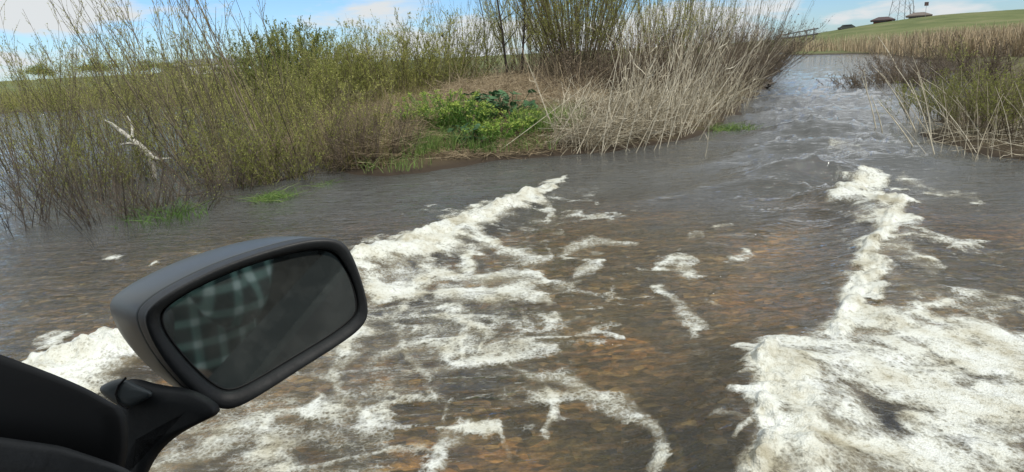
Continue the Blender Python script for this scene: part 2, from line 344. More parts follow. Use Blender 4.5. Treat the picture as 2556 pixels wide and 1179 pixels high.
rw = np.concatenate([[0.05, 0.5, 0.9], H/np.tan(dep)]); rw = np.concatenate([rw, np.geomspace(rw[-1]*1.02, 260, 30)])
X, Y, F = sheet(rw)
R_ = np.hypot(X, Y)
def ridge(X, Y):
    Hh = np.zeros(X.shape)
    for q, rd in enumerate(RIDGES):
        P = gnd(np.array([float(a[0]) for a in rd]), np.array([float(a[1]) for a in rd]))[:, :2]
        for i in range(len(P)-1):
            a, b = P[i], P[i+1]; e = b-a; L = math.hypot(*e)
            sel = np.hypot(X-(a[0]+b[0])/2, Y-(a[1]+b[1])/2) < L/2+1.0
            if not sel.any(): continue
            x, y = X[sel]-a[0], Y[sel]-a[1]
            u = np.clip((x*e[0]+y*e[1])/(L*L), 0, 1); d = np.hypot(x-e[0]*u, y-e[1]*u)
            side = (x*e[1]-y*e[0])/L
            front = (side < 0) if q == 0 else (side > 0)
            wd = np.where(front, 0.15 if q == 0 else .28, 0.36 if q == 0 else 0.5)
            Hh[sel] = np.maximum(Hh[sel], (rd[i][2]*(1-u)+rd[i+1][2]*u)*np.exp(-(d/wd)**2))
    return Hh
px, py, ok = proj(X, Y)
w1 = (fbm(X*3.2, Y*3.2, 5, 31, 0.62)-0.5)*3.6; w2 = (fbm(X*3.2, Y*3.2, 5, 57, 0.62)-0.5)*3.6
D = np.where(ok, strokes_at(np.where(ok, px, -9999), np.where(ok, py, -9999), w1, w2, .25+1.55*fbm(X*2.6, Y*2.6, 3, 77)), 0)
fine = fbm(X*16, Y*16, 4, 83, 0.6)
wx_, wy_ = X+.22*(fbm(X*2, Y*2, 3, 201)-.5), Y+.22*(fbm(X*2, Y*2, 3, 207)-.5)
def lines(a, b, o_, sd_, k): return np.clip(1-np.abs(fbm(a, b, o_, sd_, .5)-.5)*k, 0, 1)
net1 = lines(wx_*1.35, wy_*1.8, 3, 71, 7.5); net2 = lines(wx_*3.8, wy_*5.0, 3, 91, 7); net3 = lines(X*13, Y*17, 2, 95, 6)
zone = sstep(1.9, 2.3, R_)*sstep(9.5, 6.0, R_)*sstep(1750, 1250, px)*sstep(500, 720, py+.42*(px-1100))*ok
patch = fbm(X*1.1, Y*1.3, 3, 44)
D2 = np.maximum(D, zone*(.15+.34*sstep(.42, .62, patch)))
f = D2*1.5-.84+.80*net1*(.55+.45*net2)+.34*net2+.12*net3+(fine-.5)*.6
wide0 = strokes_at(px, py, w1*.4, w2*.4)
f = f+.34*sstep(.62, .95, wide0)
f = np.where(D2 < .05, 0, f)
rip = (fbm(X*1.3, Y*2.6, 4, 5)-0.5)*0.03+(fbm(X*4, Y*9, 3, 9)-0.5)*0.016*sstep(60, 8, R_)
cx, cy = gnd(np.array([2060.]), np.array([400.]))[0][:2]
chan = np.exp(-((px-2060)/230)**2)*sstep(150, 260, py)*sstep(620, 470, py)*ok
chop = (np.abs(fbm(X*1.5+0.6*Y, Y*1.9-0.4*X, 4, 15, 0.5)-0.5)*2)
cw1 = lines(X*.75+.25*Y, Y*2.3, 3, 15, 5.5); cw2 = lines(X*2.2+.5*Y, Y*6, 3, 19, 5)
rip = rip+chan*(.075*cw1**2+.016*cw2+.26*(fbm(X*.55+.2*Y, Y*1.1, 3, 25)-.5))*(.4+1.2*fbm(X*.4, Y*.4, 2, 28))
rg = ridge(X, Y)
for (sx0, sy0, sh, sl, sw, sr) in [(2020, 452, .13, 1.1, .22, .2), (1890, 400, .07, 1.2, .18, .35), (2110, 385, .09, 1.2, .2, -.1), (1960, 340, .07, 1.6, .25, .2), (2250, 420, .10, 1.2, .2, .1), (2150, 330, .08, 1.5, .25, 0), (1800, 480, .05, 1.4, .16, .3), (2030, 290, .07, 2.0, .3, .1), (1950, 560, .05, 1.0, .12, .5), (2200, 285, .07, 2.0, .3, 0)]:
    q0 = gnd(np.array([float(sx0)]), np.array([float(sy0)]))[0]; ca_, sa_ = math.cos(sr), math.sin(sr)
    dx_, dy_ = (X-q0[0])*ca_+(Y-q0[1])*sa_, -(X-q0[0])*sa_+(Y-q0[1])*ca_+.25*(fbm(X*1.5, Y*1.5, 2, 300)-.5)
    rip = rip+sh*np.exp(-(dx_/sl)**2-(np.where(dy_ < 0, dy_/sw, dy_/(sw*2.2)))**2)
lump = fbm(X*5.5, Y*5.5, 4, 61, 0.55)-0.5; fizz = fbm(X*30, Y*30, 3, 63, 0.6)-.5
wide = strokes_at(px, py, w1*.3, w2*.3)
hb = sstep(.80, 1.0, wide)*sstep(.0, .5, f)
WZ = rip+rg*(1+.5*lump)+hb*np.clip(.015+.085*lump, -.02, .06)+hb*fizz*.018+hb*.03*(fbm(X*14, Y*14, 3, 66, .6)-.5)
foam_h = sstep(0.1, 0.8, f)*0.006
air = np.clip(.5*sstep(.12, .75, D2)*sstep(-.3, .5, f)+.3*sstep(.5, .9, wide), 0, .8)
deepw = np.where(ok, 0.84*sstep(610, 420, py+0.08*(px-1278)*(px < 1278)+60*(fbm(X*.8, Y*.8, 3, 12)-.5)), 0.3); deepw = np.where(ok & (px > 1700), np.maximum(deepw, .85*sstep(520, 400, py)), deepw)
# water material
m, t, o = new_mat('flood_water')
g = N(t, 'ShaderNodeNewGeometry'); pos = g.outputs['Position']
mp = N(t, 'ShaderNodeMapping', {'Vector': pos, 'Scale': (0.36, 1.5, 1.0), 'Rotation': (0, 0, 0.20)})
a1 = N(t, 'ShaderNodeTexNoise', {'Vector': mp.outputs[0], 'Scale': 7.0, 'Detail': 5.0, 'Roughness': 0.6, 'Distortion': 0.6})
a2 = N(t, 'ShaderNodeTexNoise', {'Vector': mp.outputs[0], 'Scale': 26.0, 'Detail': 3.0, 'Roughness': 0.5})
ld = N(t, 'ShaderNodeVectorMath', {0: pos}, operation='LENGTH')
calm = N(t, 'ShaderNodeMapRange', {0: ld.outputs['Value'], 1: 3.0, 2: 30.0, 3: 0.95, 4: 0.3})
b1 = N(t, 'ShaderNodeBump', {'Height': a1.outputs['Fac'], 'Strength': calm.outputs[0], 'Distance': 0.038})
b2 = N(t, 'ShaderNodeBump', {'Height': a2.outputs['Fac'], 'Strength': 0.3, 'Distance': 0.012, 'Normal': b1.outputs[0]})
fz = N(t, 'ShaderNodeFresnel', {'IOR': 1.5, 'Normal': b2.outputs[0]})
gl = N(t, 'ShaderNodeBsdfGlossy', {'Color': (1, 1, 1, 1), 'Roughness': 0.03, 'Normal': b2.outputs[0]})
tr = N(t, 'ShaderNodeBsdfTransparent', {'Color': (0.87, 0.83, 0.68, 1)})
mk = N(t, 'ShaderNodeBsdfDiffuse', {'Color': (0.16, 0.14, 0.085, 1)})
mu = N(t, 'ShaderNodeTexNoise', {'Vector': pos, 'Scale': 0.8, 'Detail': 4.0})
mf = N(t, 'ShaderNodeMapRange', {0: mu.outputs['Fac'], 1: 0.3, 2: 0.7, 3: 0.03, 4: 0.2})
body = N(t, 'ShaderNodeMixShader', {0: mf.outputs[0], 1: tr.outputs[0], 2: mk.outputs[0]})
dp = N(t, 'ShaderNodeAttribute', attribute_name='depth')
ar = N(t, 'ShaderNodeAttribute', attribute_name='air')
milk = N(t, 'ShaderNodeBsdfDiffuse', {'Color': (0.27, 0.245, 0.175, 1)})
body = N(t, 'ShaderNodeMixShader', {0: ar.outputs['Fac'], 1: body.outputs[0], 2: milk.outputs[0]})
dk = N(t, 'ShaderNodeBsdfDiffuse', {'Color': (0.075, 0.080, 0.079, 1)})
body = N(t, 'ShaderNodeMixShader', {0: dp.outputs['Fac'], 1: body.outputs[0], 2: dk.outputs[0]})
ws = N(t, 'ShaderNodeMixShader', {0: fz.outputs[0], 1: body.outputs[0], 2: gl.outputs[0]})
t.links.new(ws.outputs[0], o.inputs[0]); M['water'] = m
water = mesh_np('water', np.stack([X, Y, WZ], -1), F, m, attrs={'depth': deepw*(1-air), 'air': air})
tag(water, 'brown rippling flood water over a stony bed, turning sky blue up the channel', kind='structure')
# foam material
m, t, o = new_mat('foam')
g = N(t, 'ShaderNodeNewGeometry'); pos = g.outputs['Position']
at_ = N(t, 'ShaderNodeAttribute', attribute_name='dens')
v1 = N(t, 'ShaderNodeTexVoronoi', {'Vector': pos, 'Scale': 46.0}, feature='DISTANCE_TO_EDGE')
v2 = N(t, 'ShaderNodeTexNoise', {'Vector': pos, 'Scale': 38.0, 'Detail': 7.0, 'Roughness': 0.72})
v3 = N(t, 'ShaderNodeTexNoise', {'Vector': pos, 'Scale': 4.5, 'Detail': 6.0, 'Roughness': 0.6})
s1 = N(t, 'ShaderNodeMath', {0: v2.outputs['Fac'], 1: -0.5}, operation='ADD')
s2 = N(t, 'ShaderNodeMath', {0: s1.outputs[0], 1: 1.3, 2: at_.outputs['Fac']}, operation='MULTIPLY_ADD')
s3 = N(t, 'ShaderNodeMath', {0: v1.outputs['Distance'], 1: -0.8, 2: s2.outputs[0]}, operation='MULTIPLY_ADD')
al = N(t, 'ShaderNodeMapRange', {0: s3.outputs[0], 1: 0.06, 2: 0.85})
fc = ramp(t, v3.outputs['Fac'], [(0.33, (0.38, 0.36, 0.27)), (0.42, (0.54, 0.54, 0.46)), (0.52, (0.62, 0.64, 0.58)), (0.66, (0.68, 0.71, 0.68))])
fc = mixc(t, 0.75, fc, ramp(t, v2.outputs['Fac'], [(0.34, (0.5, 0.46, 0.36)), (0.5, (1, 1, 1))]), 'MULTIPLY')
vb = N(t, 'ShaderNodeTexVoronoi', {'Vector': pos, 'Scale': 120.0})
b0 = N(t, 'ShaderNodeBump', {'Height': vb.outputs['Distance'], 'Strength': 0.6, 'Distance': 0.006})
bb = N(t, 'ShaderNodeBump', {'Height': v2.outputs['Fac'], 'Strength': 0.4, 'Distance': 0.010, 'Normal': b0.outputs[0]})
fp = N(t, 'ShaderNodeBsdfPrincipled', {'Base Color': fc, 'Roughness': 0.55, 'Specular IOR Level': 0.35, 'Normal': bb.outputs[0]})
ft = N(t, 'ShaderNodeBsdfTransparent')
fm = N(t, 'ShaderNodeMixShader', {0: al.outputs[0], 1: ft.outputs[0], 2: fp.outputs[0]})
t.links.new(fm.outputs[0], o.inputs[0]); M['foam'] = m
FV = np.stack([X, Y, WZ+0.002+foam_h], -1).reshape(-1, 3)
fv = f.ravel(); keep = fv[F].max(axis=1) > 0.06
cxn, cyn = px.ravel()[F[:, 0]], py.ravel()[F[:, 0]]
right = (cxn > 1700+0*cxn) & ((cxn-1700)*1.0 > (cyn-1100)*0.4) & (cxn > 1760)
for nm, lab, msk in (('foam', 'white foam crest and lacy patches curling out from behind the wing mirror', keep & ~right),
                     ('foam', 'thick creamy foam boiling down the right side of the flooded track', keep & right)):
    Fk = F[msk]; u, inv = np.unique(Fk, return_inverse=True)
    fo = mesh_np(nm, FV[u], inv.reshape(-1, 4), M['foam'], attrs={'dens': fv[u]})
    tag(fo, lab, kind='stuff')

# ------------------------------------------------------------------ vegetation builders
def tz(x, y): return float(terrain(np.array([x]), np.array([y]))[0])
def base(px_, py_, z=0.0):
    p_ = gnd(np.array([float(px_)]), np.array([float(py_)]), z)[0]
    z1 = max(tz(p_[0], p_[1]), -0.2)
    return np.array([p_[0], p_[1], z1])
def grow(n, b, h, spread, jit, K=8, lean=(0, 0), foot=0.15, hv=(0.6, 1.05), curve=0.6, dome=0.0):
    th = rng.uniform(0, 2*np.pi, n); rr = np.sqrt(rng.uniform(0, 1, n)); Hs = h*rng.uniform(*hv, n)*np.sqrt(1-dome*rr**2)
    u = np.linspace(0, 1, K)
    dirx, diry = np.cos(th)*rr, np.sin(th)*rr
    bx, by = b[0]+dirx*foot+rng.normal(0, foot*.3, n), b[1]+diry*foot+rng.normal(0, foot*.3, n)
    prof = u[None]**(1+curve*rng.uniform(-0.4, 0.6, n)[:, None])
    P = np.zeros((n, K, 3))
    P[..., 0] = bx[:, None]+(dirx*spread*h+lean[0]*Hs)[:, None]*prof
    P[..., 1] = by[:, None]+(diry*spread*h+lean[1]*Hs)[:, None]*prof
    P[..., 2] = b[2]+Hs[:, None]*u[None]
    wob = np.cumsum(rng.normal(0, jit, (n, K, 3)), axis=1)*u[None, :, None]; wob[..., 2] *= 0.3
    return P+wob*h/3
def branch(P, m, lo, hi, ln, up=0.6, K=5, jit=0.02):    # m twigs per stem
    n, k = P.shape[:2]; s = np.repeat(np.arange(n), m); u = rng.uniform(lo, hi, n*m)*(k-1)
    i = np.clip(u.astype(int), 0, k-2); fr = (u-i)[:, None]
    a = P[s, i]*(1-fr)+P[s, i+1]*fr; d = P[s, i+1]-P[s, i]; d /= np.linalg.norm(d, axis=1, keepdims=True)
    r = rng.normal(size=(n*m, 3)); r /= np.linalg.norm(r, axis=1, keepdims=True)
    dd = d*up+r*(1-up)+np.array([0, 0, 0.15]); dd /= np.linalg.norm(dd, axis=1, keepdims=True)
    L = ln*rng.uniform(0.4, 1.1, n*m)*(1.15-0.6*u/(k-1))
    t_ = np.linspace(0, 1, K)
    Q = a[:, None]+dd[:, None]*(L[:, None]*t_[None])[..., None]+np.cumsum(rng.normal(0, jit, (n*m, K, 3)), axis=1)*t_[None, :, None]
    Q[..., 2] += 0.15*(L[:, None]*t_[None]**2)
    return Q
def leafy(G, Q, m, ll, lw, spread=0.0, tl=(0, 1)):
    n, k = Q.shape[:2]
    if n == 0: return
    s = np.repeat(np.arange(n), m); u = rng.uniform(0.12, 1, n*m)*(k-1); i = np.clip(u.astype(int), 0, k-2); fr = (u-i)[:, None]
    a = Q[s, i]*(1-fr)+Q[s, i+1]*fr; d = Q[s, i+1]-Q[s, i]; d /= np.linalg.norm(d, axis=1, keepdims=True)+1e-9
    r = rng.normal(size=(n*m, 3)); dd = d*0.8+r*0.5
    if spread: a = a+rng.normal(0, spread, a.shape)
    lf = rng.uniform(tl[0], tl[1], n)[s]*0.6+rng.uniform(tl[0], tl[1], n*m)*0.4
    G.leaves(a, dd, ll*rng.uniform(0.5, 1.2, n*m), lw*rng.uniform(0.6, 1.2, n*m), lf)
def shrub(name, label, cat, px_, py_, h, spread, ns, twigs=6, tw_len=0.4, leaves=8, ll=0.03, lw=0.009, rad=0.006, bark='bark', leaf='willow_leaf',
          lean=(0, 0), jit=0.02, foot=0.2, up=0.6, lo=0.25, hv=(0.5, 1.05), group=None, b=None, curve=0.6, scatter=0.0, sub=0, tl=(0, 1), dome=0.0):
    b = base(px_, py_) if b is None else np.asarray(b, float)
    e = thing(name, label, cat, tuple(b), group)
    P = grow(ns, b, h, spread, jit, lean=lean, foot=foot, hv=hv, curve=curve, dome=dome)
    G = Geo(); u = np.linspace(1, 0.25, P.shape[1])
    G.tubes(P, rad*rng.uniform(0.5, 1.2, ns)[:, None]*u[None], rng.uniform(0, 1, ns), 4 if rad > 0.012 else 3)
    Q = branch(P, twigs, lo, 0.98, tw_len, up)
    G.tubes(Q, np.full(Q.shape[:2], rad*0.38)*np.linspace(1, 0.4, Q.shape[1])[None], rng.uniform(0.2, 1, len(Q)))
    if sub:
        Q2 = branch(Q, sub, 0.2, 0.95, tw_len*0.5, up, K=4); G.tubes(Q2, np.full(Q2.shape[:2], rad*0.25), rng.uniform(0.2, 1, len(Q2)))
    G.build('stem', M[bark], e, b)
    if leaves:
        if leaf == 'willow_leaf': c0 = rng.uniform(-.05, .55); tl = (max(0, c0), min(1, c0+.5))
        L = Geo(); leafy(L, Q, leaves, ll, lw, scatter, tl)
        if sub: leafy(L, Q2, max(2, leaves//2), ll, lw, scatter, tl)
        L.build('foliage', M[leaf], e, b)
    return e

def px_sample(poly_, n, clump=0):                     # random base points inside a pixel outline, on the ground
    P = np.array(poly_, float); out = np.zeros((0, 2))
    while len(out) < n:
        q = rng.uniform(P.min(0), P.max(0), (n*2, 2)); 
        if clump: g0 = gnd(q[:, 0], q[:, 1]); q = q[fbm(g0[:, 0]*clump, g0[:, 1]*clump, 2, 5) > .5]
        out = np.vstack([out, q[sdf(P, q[:, 0], q[:, 1]) > 0]])
    out = out[:n]; g_ = gnd(out[:, 0], out[:, 1])
    g_[:, 2] = np.maximum(terrain(g_[:, 0], g_[:, 1]), -0.2); return g_
def stalks(G, B, h, lean, lvar, rad, K=6, bend=0.3, tl=(0, 1)):
    n = len(B); hh = rng.uniform(h[0], h[1], n); u = np.linspace(0, 1, K)
    lx = rng.normal(lean[0], lvar, n); ly = rng.normal(lean[1], lvar, n); bd = rng.uniform(0, bend, n)
    P = np.zeros((n, K, 3)); f1 = (u[None]*(1-bd[:, None])+bd[:, None]*u[None]**2.2)
    P[..., 0] = B[:, 0, None]+(lx*hh)[:, None]*f1; P[..., 1] = B[:, 1, None]+(ly*hh)[:, None]*f1
    P[..., 2] = B[:, 2, None]+hh[:, None]*(u[None]-0.12*bd[:, None]*u[None]**3*np.abs(lx)[:, None]*2)
    G.tubes(P, rad*rng.uniform(0.6, 1.25, n)[:, None]*np.linspace(1.1, 0.45, K)[None], rng.uniform(tl[0], tl[1], n))
    return P
def grass(G, B, h, w_, lean=(0, 0), lv=0.35, K=4, tl=(0, 1)):
    n = len(B); hh = rng.uniform(h[0], h[1], n); u = np.linspace(0, 1, K)
    lx = rng.normal(lean[0], lv, n); ly = rng.normal(lean[1], lv, n)
    P = np.zeros((n, K, 3)); P[..., 0] = B[:, 0, None]+(lx*hh)[:, None]*u[None]**1.8; P[..., 1] = B[:, 1, None]+(ly*hh)[:, None]*u[None]**1.8
    P[..., 2] = B[:, 2, None]+hh[:, None]*u[None]*(1-0.25*u[None]*np.minimum(1.5, np.hypot(lx, ly))[:, None])
    G.blades(P, np.full((n, K), w_)*rng.uniform(0.6, 1.2, n)[:, None]*np.linspace(1, 0.12, K)[None], rng.uniform(tl[0], tl[1], n))
def litter(G, B, L, lift, w_, tl=(0, 1), dirx=None):        # flattened dead stalks
    n = len(B); a = rng.uniform(0, 2*np.pi, n) if dirx is None else rng.normal(dirx[0], dirx[1], n)
    ll = rng.uniform(L[0], L[1], n); K = 4; u = np.linspace(-0.5, 0.5, K); z0 = rng.uniform(0, lift, n); sl = rng.normal(0, 0.25, n)
    P = np.zeros((n, K, 3)); P[..., 0] = B[:, 0, None]+(np.cos(a)*ll)[:, None]*u; P[..., 1] = B[:, 1, None]+(np.sin(a)*ll)[:, None]*u
    P[..., 2] = B[:, 2, None]+z0[:, None]+(sl*ll)[:, None]*u+rng.normal(0, 0.012, (n, K))
    G.tubes(P, np.full((n, K), w_)*rng.uniform(0.5, 1.3, n)[:, None], rng.uniform(tl[0], tl[1], n))

# ------------------------------------------------------------------ shrubs standing in the flood, left
WL = dict(leaf='willow_leaf')
shrub('bare_shrub', 'bare brown twiggy shrub standing in water at the left, nearest the mirror', 'shrub', 285, 545, 1.0, .55, 46, 7, .3, 1, .025, .008, .006, 'dark_bark', lean=(-.12, 0), foot=.45)
shrub('bare_shrub', 'bare brown shrub at the left edge beyond the nearest twiggy one', 'shrub', 200, 500, 1.3, .5, 46, 7, .35, 2, .025, .008, .006, 'dark_bark', lean=(-.1, 0), foot=.5)
shrub('bare_shrub', 'low dark twiggy shrub leaning over open water right of the nearest bare shrub', 'shrub', 430, 520, .75, .7, 38, 7, .26, 2, .025, .008, .005, 'dark_bark', lean=(.25, 0), foot=.35)
shrub('bare_shrub', 'bare shrub in water far left of the nearest bare shrub', 'shrub', 40, 560, 1.2, .5, 46, 7, .35, 2, .025, .008, .006, 'dark_bark', foot=.5)
shrub('willow_shrub', 'tall airy willow with small yellow green leaves standing in flood water at far left', 'shrub', 300, 430, 2.9, .32, 34, 13, .6, 13, .032, .010, .008, lean=(-.16, 0), foot=.5, lo=.15)
shrub('willow_shrub', 'tall willow with many thin upright stems left of the round bush', 'shrub', 560, 440, 3.3, .26, 30, 12, .55, 13, .032, .010, .010, lean=(-.25, 0), foot=.35, lo=.12)
shrub('willow_shrub', 'leafy willow at the water edge with two long bare stems rising from it', 'shrub', 690, 452, 1.15, .55, 50, 10, .35, 15, .034, .011, .006, foot=.35, lo=.05)
shrub('willow_shrub', 'tall sparse willow reaching above the frame at the left', 'shrub', 430, 400, 3.5, .34, 26, 12, .6, 12, .032, .010, .009, lean=(-.08, 0), foot=.4, lo=.2)
shrub('willow_shrub', 'bushy olive willow between the airy willow and the leafy water edge one', 'shrub', 520, 410, 1.35, .6, 46, 9, .38, 13, .036, .012, .006, foot=.5, lo=.05, tl=(0, .8))
shrub('willow_shrub', 'low olive willow beside the pale dead branch', 'shrub', 400, 440, 1.0, .6, 30, 9, .35, 11, .034, .011, .006, 'dark_bark', foot=.4, lo=.05, tl=(0, .7))
shrub('willow_shrub', 'willow beyond the left edge with yellow green leaves', 'shrub', 60, 430, 2.8, .32, 34, 12, .6, 12, .032, .010, .008, lean=(-.1, 0), foot=.5, lo=.15)
shrub('willow_shrub', 'thin upright willow stems at the water edge left of the dead grass', 'shrub', 800, 400, 1.7, .35, 30, 8, .4, 9, .032, .010, .005, foot=.4, lo=.15)
shrub('willow_shrub', 'two long bare stems leaning left out of the leafy water edge willow', 'shrub', 690, 448, 3.1, .10, 4, 9, .5, 4, .03, .009, .014, lean=(-.34, 0), foot=.12, lo=.45, hv=(.9, 1.1))
shrub('willow_shrub', 'slim leaning willow with bare lower stems right of the two long stems', 'shrub', 745, 440, 2.9, .16, 7, 10, .5, 9, .03, .009, .010, lean=(-.26, 0), foot=.2, lo=.4, hv=(.8, 1.1))
for a_, b_, h_, sp_, n_, lb in [(250, 470, .9, .5, 40, 'leafy yellow green willow in the water left of the pale dead branch'), (590, 455, 1.1, .5, 34, 'leafy low willow left of the leafy water edge one'),
                            (330, 380, 2.2, .4, 26, 'tall leafy willow behind the pale dead branch'), (640, 400, 2.3, .35, 50, 'tall leafy willow behind the water edge in front of the round bush'), (480, 370, 2.6, .38, 34, 'tall feathery willow in front of the distant pale building'), (860, 410, 1.3, .4, 44, 'thin leafy willow at the corner of the bank'), (150, 400, 2.3, .4, 60, 'tall leafy willow past the left edge')]:
    shrub('willow_shrub', lb, 'shrub', a_, b_, h_, sp_, n_, 10, .42, 13, .036, .012, .006, foot=.45, lo=.1, tl=(.1, 1))
for a_, b_, h_, sp_, n_, lb in [(360, 520, .55, .7, 34, 'low tangle of dead brown stems in the water right of the nearest bare shrub'), (560, 470, .9, .7, 60, 'tangle of dead brown stems under the tall leaning willow'), (760, 430, .8, .6, 60, 'tangle of dead stems at the foot of the slim leaning willow'), (900, 425, 1.0, .4, 50, 'upright dead stems at the corner of the bank'), (960, 415, 1.0, .35, 40, 'upright dead stems left of the green grass on the bank')]:
    shrub('bare_shrub', lb, 'shrub', a_, b_, h_, sp_, n_, 8, .35, 2, .03, .01, .006, 'red_bark', 'dry_leaf', foot=.45, lo=.05, jit=.04, up=.4)
for a_, b_, h_, lb in [(350, 300, 3.2, 'tall pale leaved willow behind the broad olive shrubs at left'), (520, 300, 3.2, 'tall pale leaved willow screening the pale building'), (180, 300, 3.2, 'tall pale leaved willow screening the left horizon'), (640, 290, 2.8, 'tall pale leaved willow just left of the round bush')]:
    shrub('willow_shrub', lb, 'shrub', a_, b_, h_, .42, 60, 11, .6, 14, .055, .018, .010, foot=.9, lo=.2, hv=(.5, 1.0))
# middle distance behind them
mids = [(120, 292, 2.4, 'broad olive shrub at the far left behind the bare twigs'), (270, 288, 2.4, 'broad olive shrub behind the open water at left'), (400, 290, 2.3, 'olive shrub behind the tall sparse willow'),
        (600, 330, 1.8, 'olive shrub left of the round bush on the low bank'), (700, 345, 1.5, 'low olive shrub in front of the round bush'), (790, 330, 1.3, 'olive shrub below the round bush to its right')]
for a_, b_, h_, lb in mids:
    shrub('olive_shrub', lb, 'shrub', a_, b_, h_, .75, 70, 8, .42, 14, .05, .016, .007, leaf='willow_leaf', foot=.9, lo=.05, tl=(0, .85), group='olive shrubs on the low left bank')
shrub('round_bush', 'dense round topped green bush against the sky left of centre', 'bush', 745, 285, 2.85, .50, 190, 14, .5, 20, .065, .026, .010, leaf='bush_leaf', foot=.8, lo=.2, hv=(.75, .95), curve=-.3, dome=.8)
tops = [(880, 300, 2.15, 'feathery olive shrub just right of the round bush'), (950, 305, 2.1, 'feathery shrub with thin seed stems near centre left'), (1030, 310, 2.0, 'spiky olive shrub left of the brown mound'), (830, 320, 1.6, 'low feathery shrub under the right of the round bush')]
for a_, b_, h_, lb in tops:
    shrub('olive_shrub', lb, 'shrub', a_, b_, h_, .4, 120, 10, .4, 14, .05, .015, .006, foot=.8, lo=.1, lean=(.08, 0), tl=(.2, 1), group='feathery shrubs behind the dead grass')
shrub('olive_shrub', 'yellow green shrub with soft foliage in front of the thin dark trees', 'shrub', 1130, 300, 1.9, .5, 130, 10, .42, 18, .04, .014, .006, foot=.6, lo=.08, tl=(.1, .8), lean=(.15, 0))
# ------------------------------------------------------------------ trees and willow clumps, centre
def slim_tree(label, px_, py_, h, lean, seed_tw=12, trunk=0.035):
    b = base(px_, py_); e = thing('slim_tree', label, 'tree', tuple(b), 'slim dark trees in the middle of the bank')
    P = grow(1, b, h, .02, .05, K=10, lean=lean, foot=.01, hv=(1, 1.001)); G = Geo()
    G.tubes(P, trunk*np.linspace(1, .3, 10)[None], np.array([.2]), 7)
    Q = branch(P, 22, .22, .97, 1.1, .45, K=7, jit=.04); G.tubes(Q, trunk*.35*np.linspace(1, .3, 7)[None]*np.ones((len(Q), 1)), rng.uniform(0, .5, len(Q)), 4)
    G.build('trunk', M['dark_bark'], e, b)
    Q2 = branch(Q, 9, .15, .95, .45, .5, K=4); C = Geo(); C.tubes(Q2, np.full(Q2.shape[:2], .003), rng.uniform(0, 1, len(Q2)))
    leafy(C, Q2, 7, .032, .011); C.build('crown', M['willow_leaf'], e, b)
slim_tree('slim dark trunk leaning left in front of the big willow clump', 1272, 292, 4.0, (-.06, 0))
slim_tree('second slim dark trunk, right of the first and forked above', 1305, 288, 4.2, (.07, .02))
slim_tree('thin dark trunk further back left of the two slim trunks', 1225, 262, 3.8, (.03, 0), trunk=.028)
shrub('willow_clump', 'big many stemmed willow clump fanning out above the reeds at centre', 'shrub', 1440, 290, 4.2, .42, 210, 9, .55, 16, .052, .016, .011, 'bark', foot=.42, lo=.25, hv=(.6, 1.05), up=.8, curve=.2)
shrub('willow_clump', 'olive leaved willow with dense fine twigs between slim trunks and big clump', 'shrub', 1340, 268, 4.4, .28, 110, 12, .6, 20, .05, .016, .009, foot=.6, lo=.3, up=.72)
shrub('willow_clump', 'grey green twiggy willow at the left of the centre group, against the sky', 'shrub', 1170, 262, 4.0, .22, 34, 10, .6, 8, .034, .010, .009, foot=.5, lo=.3, up=.7)
shrub('willow_clump', 'grey twiggy willow right of the big clump', 'shrub', 1600, 262, 3.9, .36, 120, 9, .5, 12, .048, .015, .008, foot=.7, lo=.25, up=.8)
shrub('willow_clump', 'pale green willow standing behind the tall pale reeds', 'shrub', 1690, 245, 3.7, .3, 110, 9, .5, 14, .05, .016, .008, foot=.7, lo=.25, up=.8)
shrub('willow_clump', 'greyish willow farther right behind the reeds with lower top', 'shrub', 1790, 230, 3.4, .35, 90, 8, .5, 9, .036, .011, .008, 'bark', foot=.9, lo=.25, up=.8)
shrub('willow_clump', 'thin twiggy willow at the right end of the bank', 'shrub', 1860, 205, 3.1, .42, 80, 7, .5, 3, .04, .012, .010, 'red_bark', foot=1.0, lo=.2, up=.8)
for a_, b_, h_, lb in [(1540, 300, 1.3, 'dark brown thicket at the foot of the big willow clump'), (1640, 285, 1.5, 'dark brown thicket behind the middle of the reeds'), (1735, 262, 1.6, 'dark brown thicket behind the right part of the reeds'),
                       (1810, 235, 1.9, 'dark brown thicket near the right end of the reeds'), (1862, 205, 2.1, 'brown thicket hanging over the channel edge'), (1905, 172, 2.2, 'farthest brown bush leaning over the channel'), (1350, 262, 1.1, 'brown thicket behind the slim trunks'), (1460, 262, 1.2, 'brown thicket behind the big willow clump')]:
    shrub('thicket', lb, 'shrub', a_, b_, h_, .8, 130, 10, .45, 5, .05, .02, .009, 'red_bark', 'dry_leaf', foot=1.0, lo=.05, lean=(.2, 0), group='brown thickets along the bank')

# ------------------------------------------------------------------ reeds on the main bank
reed_poly = [(1370, 392), (1400, 350), (1480, 330), (1640, 300), (1760, 262), (1850, 215), (1905, 175), (1900, 235), (1850, 285), (1780, 322), (1690, 356), (1550, 380)]
G = Geo(); B = px_sample(reed_poly, 620, 1.6)
P = stalks(G, B, (.25, .95), (.38, 0), .55, .0052, bend=.7)
P2 = stalks(G, px_sample(reed_poly, 300, .9), (.9, 2.15), (.2, 0), .26, .0048, bend=.35, tl=(.2, 1))
G.blades(branch(P2, 1, .4, .95, .3, .5, K=4), np.full((300, 4), .010), rng.uniform(.2, 1, 300))
L = branch(P[:700], 1, .3, .9, .35, .5, K=4); G.blades(L, np.full(L.shape[:2], .009), rng.uniform(0, 1, len(L)))
litter(G, px_sample([(1380, 388), (1420, 320), (1700, 300), (1760, 300), (1680, 352), (1550, 376)], 2000), (.2, .8), .35, .0035)
rs_ = G.build('reeds', M['reed']); tag(rs_, 'mass of pale dead reeds leaning right along the bank beside the channel', kind='stuff')
